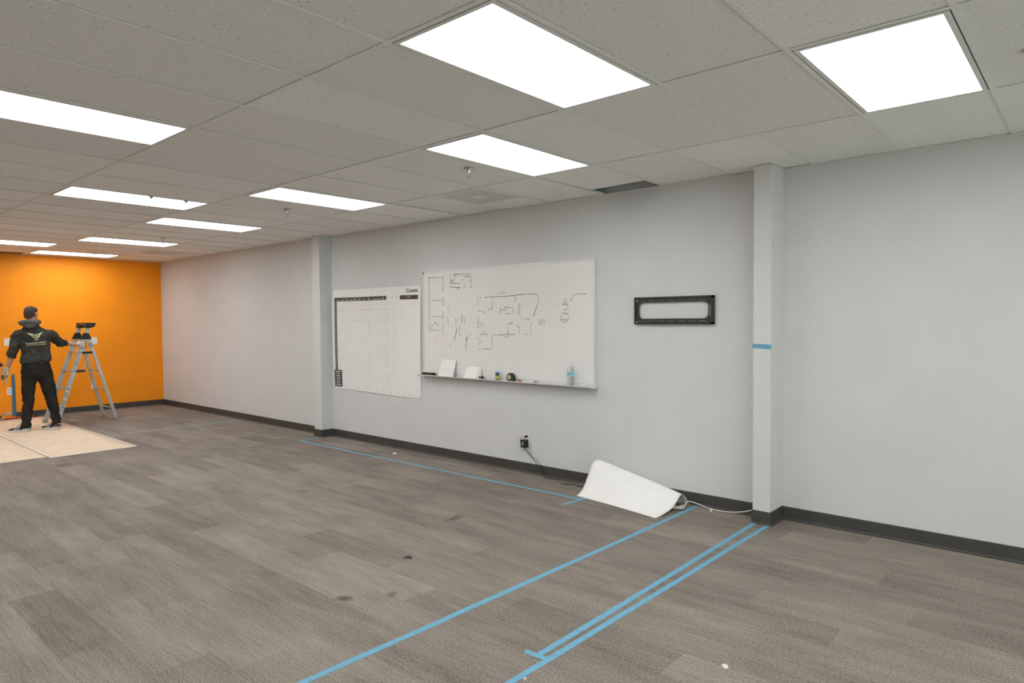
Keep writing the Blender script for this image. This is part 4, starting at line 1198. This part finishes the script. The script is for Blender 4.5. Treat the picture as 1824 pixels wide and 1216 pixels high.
b.tube([(.19, .01, 1.42), (.265, .10, 1.345), (.33, .19, 1.275), (.41, .262, 1.272), (.49, .305, 1.25), (.55, .335, 1.237), (.60, .352, 1.236)], [.05, .048, .043, .040, .033, .027, .030], 16)
b.tube([(-.06, -.01, .85), (-.075, -.01, .62), (-.074, -.005, .43), (-.1, -.05, .22), (-.116, -.075, .06)], [.08, .07, .054, .045, .036], 16)
b.tube([(.125, -.01, .85), (.175, .0, .62), (.208, -.005, .42), (.24, -.06, .22), (.262, -.105, .06)], [.08, .07, .054, .045, .036], 16)
body = finish(b, 'body', M_SKIN, per, .0065, 5)
for s in (-1, 1):
    e = B(); e.sphere(hp(s * .031, .083, 1.735), .0115, seg=12, rg=8); e = local(e, 'eye', M_WHITE, body, True)
hair = B(); head_rings(hair, [(0, -.020, 1.690, .066, .080, 0, .55), (0, -.014, 1.715, .0765, .091, 0, .52), (0, -.010, 1.738, .079, .096, 0, .40), (0, -.007, 1.768, .079, .098, 0, .18), (0, -.006, 1.795, .071, .088, 0, .05), (0, -.006, 1.815, .056, .068), (0, -.006, 1.828, .036, .044), (0, -.006, 1.834, .012, .015)])
finish(hair, 'hair', M_HAIR, per, .005, 3, .004, (60, 60, 60))

# hoodie
b = B()
b.rings([(.026, -.005, .995, .176, .118, .062), (.026, -.005, 1.008, .192, .134, .062), (.026, -.005, 1.045, .196, .140, .055), (.027, -.005, 1.075, .190, .136, .04), (.028, -.003, 1.16, .179, .130), (.028, -.003, 1.25, .178, .132), (.026, -.003, 1.34, .187, .135), (.022, 0, 1.41, .195, .128), (.017, 0, 1.455, .190, .112), (.005, 0, 1.492, .150, .096), (-.008, 0, 1.525, .105, .086), (-.013, 0, 1.555, .078, .078)], 36, power=2.3)
b.tube([(-.13, 0, 1.435), (-.178, 0, 1.415), (-.206, -.002, 1.36), (-.214, -.004, 1.30), (-.228, -.006, 1.23), (-.240, .01, 1.17), (-.252, .030, 1.125), (-.260, .040, 1.085)], [.065, .073, .071, .069, .068, .066, .058, .052], 20)
b.tube([(-.238, .008, 1.185), (-.246, .02, 1.165), (-.249, .026, 1.145)], [.06, .073, .062], 20)
b.tube([(.15, .0, 1.43), (.205, .02, 1.415), (.26, .085, 1.36), (.30, .14, 1.315), (.335, .19, 1.278), (.375, .235, 1.277), (.412, .262, 1.275)], [.065, .077, .073, .068, .064, .057, .048], 20)
b.tube([(.34, .195, 1.277), (.358, .215, 1.276), (.372, .23, 1.276)], [.056, .065, .057], 20)
hood_ = finish(b, 'hoodie', M_HOODIE, per, .008, 4, .014, (9, 9, 17), 3.1)
hoodie = hood_
b = B()
path = []; rad = []
for k in range(25):
    a = k * 2 * math.pi / 24; back = max(0, -math.sin(a))
    path.append((-.033 + .098 * math.cos(a), -.01 + .082 * math.sin(a), 1.600 - .020 * back + .006 * math.cos(a)))
    rad.append((.040 + .012 * back, .032 + .010 * back))
b.tube(path, rad, 16)
b.sphere((-.035, -.104, 1.582), 1.0, (.118, .044, .056), 24, 14)
b.sphere((-.035, -.122, 1.540), 1.0, (.075, .036, .036), 20, 12)
finish(b, 'hood', M_HOOD, hoodie, .007, 5, .009, (16, 16, 20), 1.0)
# back print
bvh = BVHTree.FromPolygons([v.co for v in hoodie.data.vertices], [tuple(p.vertices) for p in hoodie.data.polygons])
def onback(s, z, lift=.004):
    hit = bvh.ray_cast(Vector((s, -1, z)), Vector((0, 1, 0)))
    y = hit[0].y if hit[0] is not None else -.13
    return Vector((s, y - lift, z))
def lg(x, y):   # logo drawing units to the back of the hoodie
    px, py = 40 + x * .02878, 585 + y * .02878
    return -.07 + (px - 48) * .0068, 1.436 - (py - 593) * .0079
def patch(b, poly):
    bm = bmesh.new(); vv = [bm.verts.new((*lg(*p), 0)) for p in poly]; bm.faces.new(vv)
    bmesh.ops.triangulate(bm, faces=bm.faces[:])
    bmesh.ops.subdivide_edges(bm, edges=bm.edges[:], cuts=3, use_grid_fill=True)
    bm.verts.ensure_lookup_table(); bm.verts.index_update()
    b.verts_faces([onback(v.co.x, v.co.y) for v in bm.verts], [[v.index for v in f.verts] for f in bm.faces]); bm.free()
b = B()
for poly in ([(265, 255), (440, 285), (640, 340), (640, 440), (560, 430), (430, 380)], [(650, 345), (762, 380), (772, 450), (700, 440)], [(790, 380), (930, 350), (930, 440), (800, 450)],
             [(950, 330), (1100, 270), (1255, 170), (1200, 280), (1090, 380), (950, 430)], [(520, 450), (700, 490), (720, 580), (640, 550)], [(740, 500), (815, 505), (815, 590), (750, 590)], [(825, 505), (905, 490), (905, 590), (825, 590)],
             [(930, 480), (1090, 410), (1030, 530), (940, 570)], [(700, 600), (780, 650), (840, 700), (835, 755), (760, 690)], [(840, 700), (900, 640), (990, 590), (920, 700), (835, 755)]):
    patch(b, poly)
local(b, 'wing_emblem', M_LOGO, hoodie)
vs_, fs, tw, th = text_mesh('BUILDING PERKS', 1.0, bold=.02)
b = B(); b.verts_faces([onback(*lg(200 + x / tw * 1230, 1000 - x / tw * 95 - y / th * 85)) for x, y in vs_], fs)
local(b, 'back_lettering', M_LOGO, hoodie)
b = B()
for (x0, x1) in ((240, 420), (440, 590), (625, 900), (930, 1120), (1140, 1320), (1345, 1440)):
    n = 4
    for k in range(n):
        xa_, xb_ = x0 + (x1 - x0) * k / n, x0 + (x1 - x0) * (k + 1) / n
        f = lambda x: 1080 - (x - 240) / 1200 * 75
        b.verts_faces([onback(*lg(xa_, f(xa_))), onback(*lg(xb_, f(xb_))), onback(*lg(xb_, f(xb_) - 28)), onback(*lg(xa_, f(xa_) - 28))], [(0, 1, 2, 3)])
local(b, 'small_print', M_LOGO, hoodie)

# trousers
b = B()
b.rings([(.028, -.005, 1.06, .150, .105), (.03, -.008, .99, .168, .118), (.032, -.012, .92, .184, .128), (.034, -.012, .86, .190, .130), (.035, -.008, .80, .182, .120), (.036, -.005, .765, .14, .09)], 32, power=2.4)
b.tube([(-.055, -.008, .86), (-.064, -.010, .75), (-.074, -.012, .62), (-.076, -.012, .52), (-.075, -.015, .43), (-.086, -.030, .33), (-.098, -.05, .23), (-.108, -.068, .14), (-.114, -.075, .085), (-.116, -.076, .068)], [.098, .097, .088, .078, .071, .066, .062, .061, .065, .062], 20)
b.tube([(.122, -.008, .86), (.142, -.006, .75), (.172, .0, .62), (.190, -.002, .52), (.207, -.010, .42), (.224, -.035, .33), (.240, -.06, .23), (.252, -.088, .14), (.260, -.102, .09), (.262, -.104, .075)], [.1, .1, .092, .082, .075, .068, .062, .058, .058, .056], 20)
b.sphere((-.140, -.02, .455), 1.0, (.016, .04, .03), 12, 8)
pants = finish(b, 'trousers', M_PANTS, per, .008, 4, .013, (8, 8, 20), 8.2)
tag(local(B().box(.178, .200, -.128, -.122, .985, .992, Matrix.Rotation(-.1, 4, 'Y')), 'pocket_tab', M_REDCORD, pants), 'small orange pocket tab')

# gloves
def glove(palm_pts, palm_r, fingers, thumb, tips, cuff):
    b = B(); b.tube(palm_pts, palm_r, 16)
    for f in fingers: b.tube(f, [.0105, .0105, .010, .009, .008][:len(f)], 10)
    b.tube(thumb, [.013, .012, .011, .009][:len(thumb)], 10)
    g = finish(b, 'glove', M_GLOVE, per, .0045, 2)
    for t in tips: local(B().tube(t, [.0112, .0110, .0100, .0088][:len(t)], 10), 'rubber_finger', M_GPALM, g, True)
    local(B().tube(cuff[0], cuff[1], 16), 'knit_cuff', M_GLOVE, g, True)
    return g
# right hand on the ladder rail (rail edge near s = .655, a = .40)
fg = []
for k, (z, L) in enumerate(((1.266, 0.0), (1.246, .006), (1.226, .004), (1.207, -.006))):
    fg.append([(.605, .352, 1.24 + (z - 1.236) * .8), (.632, .360, z), (.662 + L * .5, .374, z - .002), (.676 + L * .4, .404, z - .004), (.660 + L * .2, .432, z - .004)])
glove([(.535, .330, 1.240), (.56, .338, 1.238), (.585, .346, 1.237), (.612, .353, 1.236), (.628, .358, 1.236)], [(.026, .030), (.022, .038), (.020, .045), (.019, .046), (.013, .036)], fg,
      [(.572, .340, 1.262), (.588, .366, 1.286), (.590, .402, 1.290), (.598, .432, 1.278)], [[f[2], f[3], f[4]] for f in fg], ([(.528, .327, 1.243), (.548, .334, 1.240)], [(.029, .032), (.028, .034)]))
# left hand closed on the tool
fg = []
for k, (dy, L) in enumerate(((.045, .004), (.026, .008), (.006, .004), (-.014, -.004))):
    z0 = .835 - .018 * k
    fg.append([(-.333, .085 + dy * .3, .862 - .006 * k), (-.342, .105 + dy * .2, z0), (-.366, .124, z0 - .012), (-.386, .104, z0 - .016), (-.376, .078, z0 - .012)])
glove([(-.318, .078, .930), (-.324, .082, .905), (-.330, .086, .875), (-.336, .092, .845), (-.338, .096, .825)], [(.026, .028), (.026, .034), (.022, .040), (.020, .040), (.012, .030)], fg,
      [(-.318, .066, .885), (-.312, .052, .850), (-.318, .050, .822), (-.330, .054, .800)], [[f[3], f[4]] for f in fg] + [[(-.318, .050, .822), (-.330, .054, .800)]], ([(-.316, .077, .938), (-.321, .080, .915)], [(.029, .031), (.028, .033)]))

# shoes
ST = [(.0, .018, .070), (.012, .030, .088), (.05, .036, .098), (.095, .0365, .100), (.125, .038, .092), (.16, .042, .074), (.195, .046, .060), (.23, .045, .050), (.258, .036, .043), (.277, .020, .034)]
def sect(u):
    for a, c in zip(ST[:-1], ST[1:]):
        if a[0] <= u <= c[0]:
            t = (u - a[0]) / (c[0] - a[0]); return a[1] + (c[1] - a[1]) * t, a[2] + (c[2] - a[2]) * t
    return ST[-1][1:]
def make_shoe(heel, ang, sock):
    mtx = Matrix.Translation((heel[0], heel[1], .0)) @ Matrix.Rotation(ang, 4, 'Z')     # shoe points along local +x
    def surf(u, ph, e=0.0):
        w_, h_ = sect(u); return mtx @ Vector((u, (w_ + e) * math.copysign(abs(math.cos(ph)) ** .75, math.cos(ph)), .022 + (h_ - .022 + e) * math.sin(ph) ** .8))
    b = B(); n = 14; rg = []
    for (u, w_, h_) in ST:
        rg.append([b.bm.verts.new(surf(u, math.pi * k / n)) for k in range(n + 1)])
    for a, c in zip(rg[:-1], rg[1:]):
        for k in range(n): b.bm.faces.new((a[k], a[k + 1], c[k + 1], c[k]))
        b.bm.faces.new((a[0], c[0], c[n], a[n]))
    b.bm.faces.new(rg[0]); b.bm.faces.new(list(reversed(rg[-1])))
    sh = local(b, 'shoe', M_SHOEB, per, True)
    out = [(u, sect(max(0, min(.277, u)))[0] + .006) for u in [k * .277 / 16 for k in range(17)]]
    pl = [(u, w_) for u, w_ in out] + [(.287, .012), (.287, -.012)] + [(u, -w_) for u, w_ in reversed(out)] + [(-.008, -.014), (-.008, .014)]
    def zt(u): return .034 - .010 * min(1, max(0, u / .2))
    b = B(); b.prism(pl, lambda u, v: mtx @ Vector((u + (.012 if u < .02 else -.004 if u > .27 else 0), v * .94, .002 + (.010 if u < .01 else .006 if u > .27 else 0))), lambda u, v: mtx @ Vector((u, v, zt(u))))
    local(b, 'sole', M_SHOEW, sh)
    b = B(); b.prism([(u, v * 1.01) for u, v in pl if u < .10] , lambda u, v: mtx @ Vector((u, v, .030)), lambda u, v: mtx @ Vector((u, v * .95, .050)))
    local(b, 'heel_foam', M_SHOEG, sh)
    for side in (1, -1):
        for k in range(3):
            u0 = .118 + k * .026; b = B(); g = []
            for i in range(6):
                t = i / 5; ph = .12 + .95 * t; ph = ph if side > 0 else math.pi - ph
                uu = u0 + .022 - .030 * t
                g.append((surf(uu, ph, .0022), surf(uu + .011, ph, .0022)))
            vv = [q for pr in g for q in pr]
            b.verts_faces(vv, [(2 * i, 2 * i + 1, 2 * i + 3, 2 * i + 2) for i in range(5)])
            local(b, 'stripe', M_SHOEW, sh)
    b = B()
    for k in range(4):
        u = .122 + k * .018; b.tube([surf(u, .95, .003), surf(u + .004, math.pi / 2, .006), surf(u, math.pi - .95, .003)], .003, 6)
    c0 = surf(.118, math.pi / 2, .006)
    for s in (1, -1):
        b.tube([c0, c0 + mtx.to_3x3() @ Vector((.012, s * .02, .012)), c0 + mtx.to_3x3() @ Vector((.028, s * .034, .002)), c0 + mtx.to_3x3() @ Vector((.01, s * .016, -.002))], .0024, 6)
    local(b, 'laces', M_SHOEG, sh)
    if sock:
        c = mtx @ Vector((.045, 0, .08)); local(B().tube([(c.x, c.y, .072), (c.x + .002, c.y + .004, .10), (c.x + .002, c.y + .008, .115)], [.042, .046, .044], 16), 'sock', M_SHOEW, sh, True)
make_shoe((-.060, -.092), math.atan2(.34, -.94), False)
make_shoe((.300, -.128), math.atan2(.62, -.78), True)

# tool in the left hand
def L2W(p): return per.matrix_basis @ Vector(p)
bpy.context.view_layer.update()
tl = thing('hand_tool', 'hand tool with dark head and red cap held in the worker left glove', 'tool', L2W((-.36, .10, .82)))
def wpath(pts): return [L2W(p) for p in pts]
B().tube(wpath([(-.392, .102, .965), (-.380, .102, .90), (-.366, .101, .83), (-.350, .100, .76)]), [(.008, .013), (.009, .013), (.009, .013), (.010, .014)], 10).build('handle', M_GREY, tl, smooth=True)
B().tube(wpath([(-.352, .100, .775), (-.340, .100, .72), (-.330, .100, .690)]), [(.011, .017), (.012, .018), (.008, .012)], 10).build('blade', M_STEEL, tl)
B().tube(wpath([(-.440, .102, .972), (-.40, .102, .978), (-.366, .102, .966)]), [(.026, .02), (.030, .024), (.018, .016)], 12).build('head', M_BLACK, tl, bevel=.0)
B().tube(wpath([(-.434, .102, .998), (-.40, .102, 1.006), (-.375, .102, .997)]), [(.012, .016), (.014, .018), (.010, .012)], 10).build('red_cap', M_RED, tl)
B().tube(wpath([(-.387, .102, .945), (-.380, .102, .91)]), [(.0105, .0155), (.0105, .0155)], 10).build('collar', M_STEEL, tl)
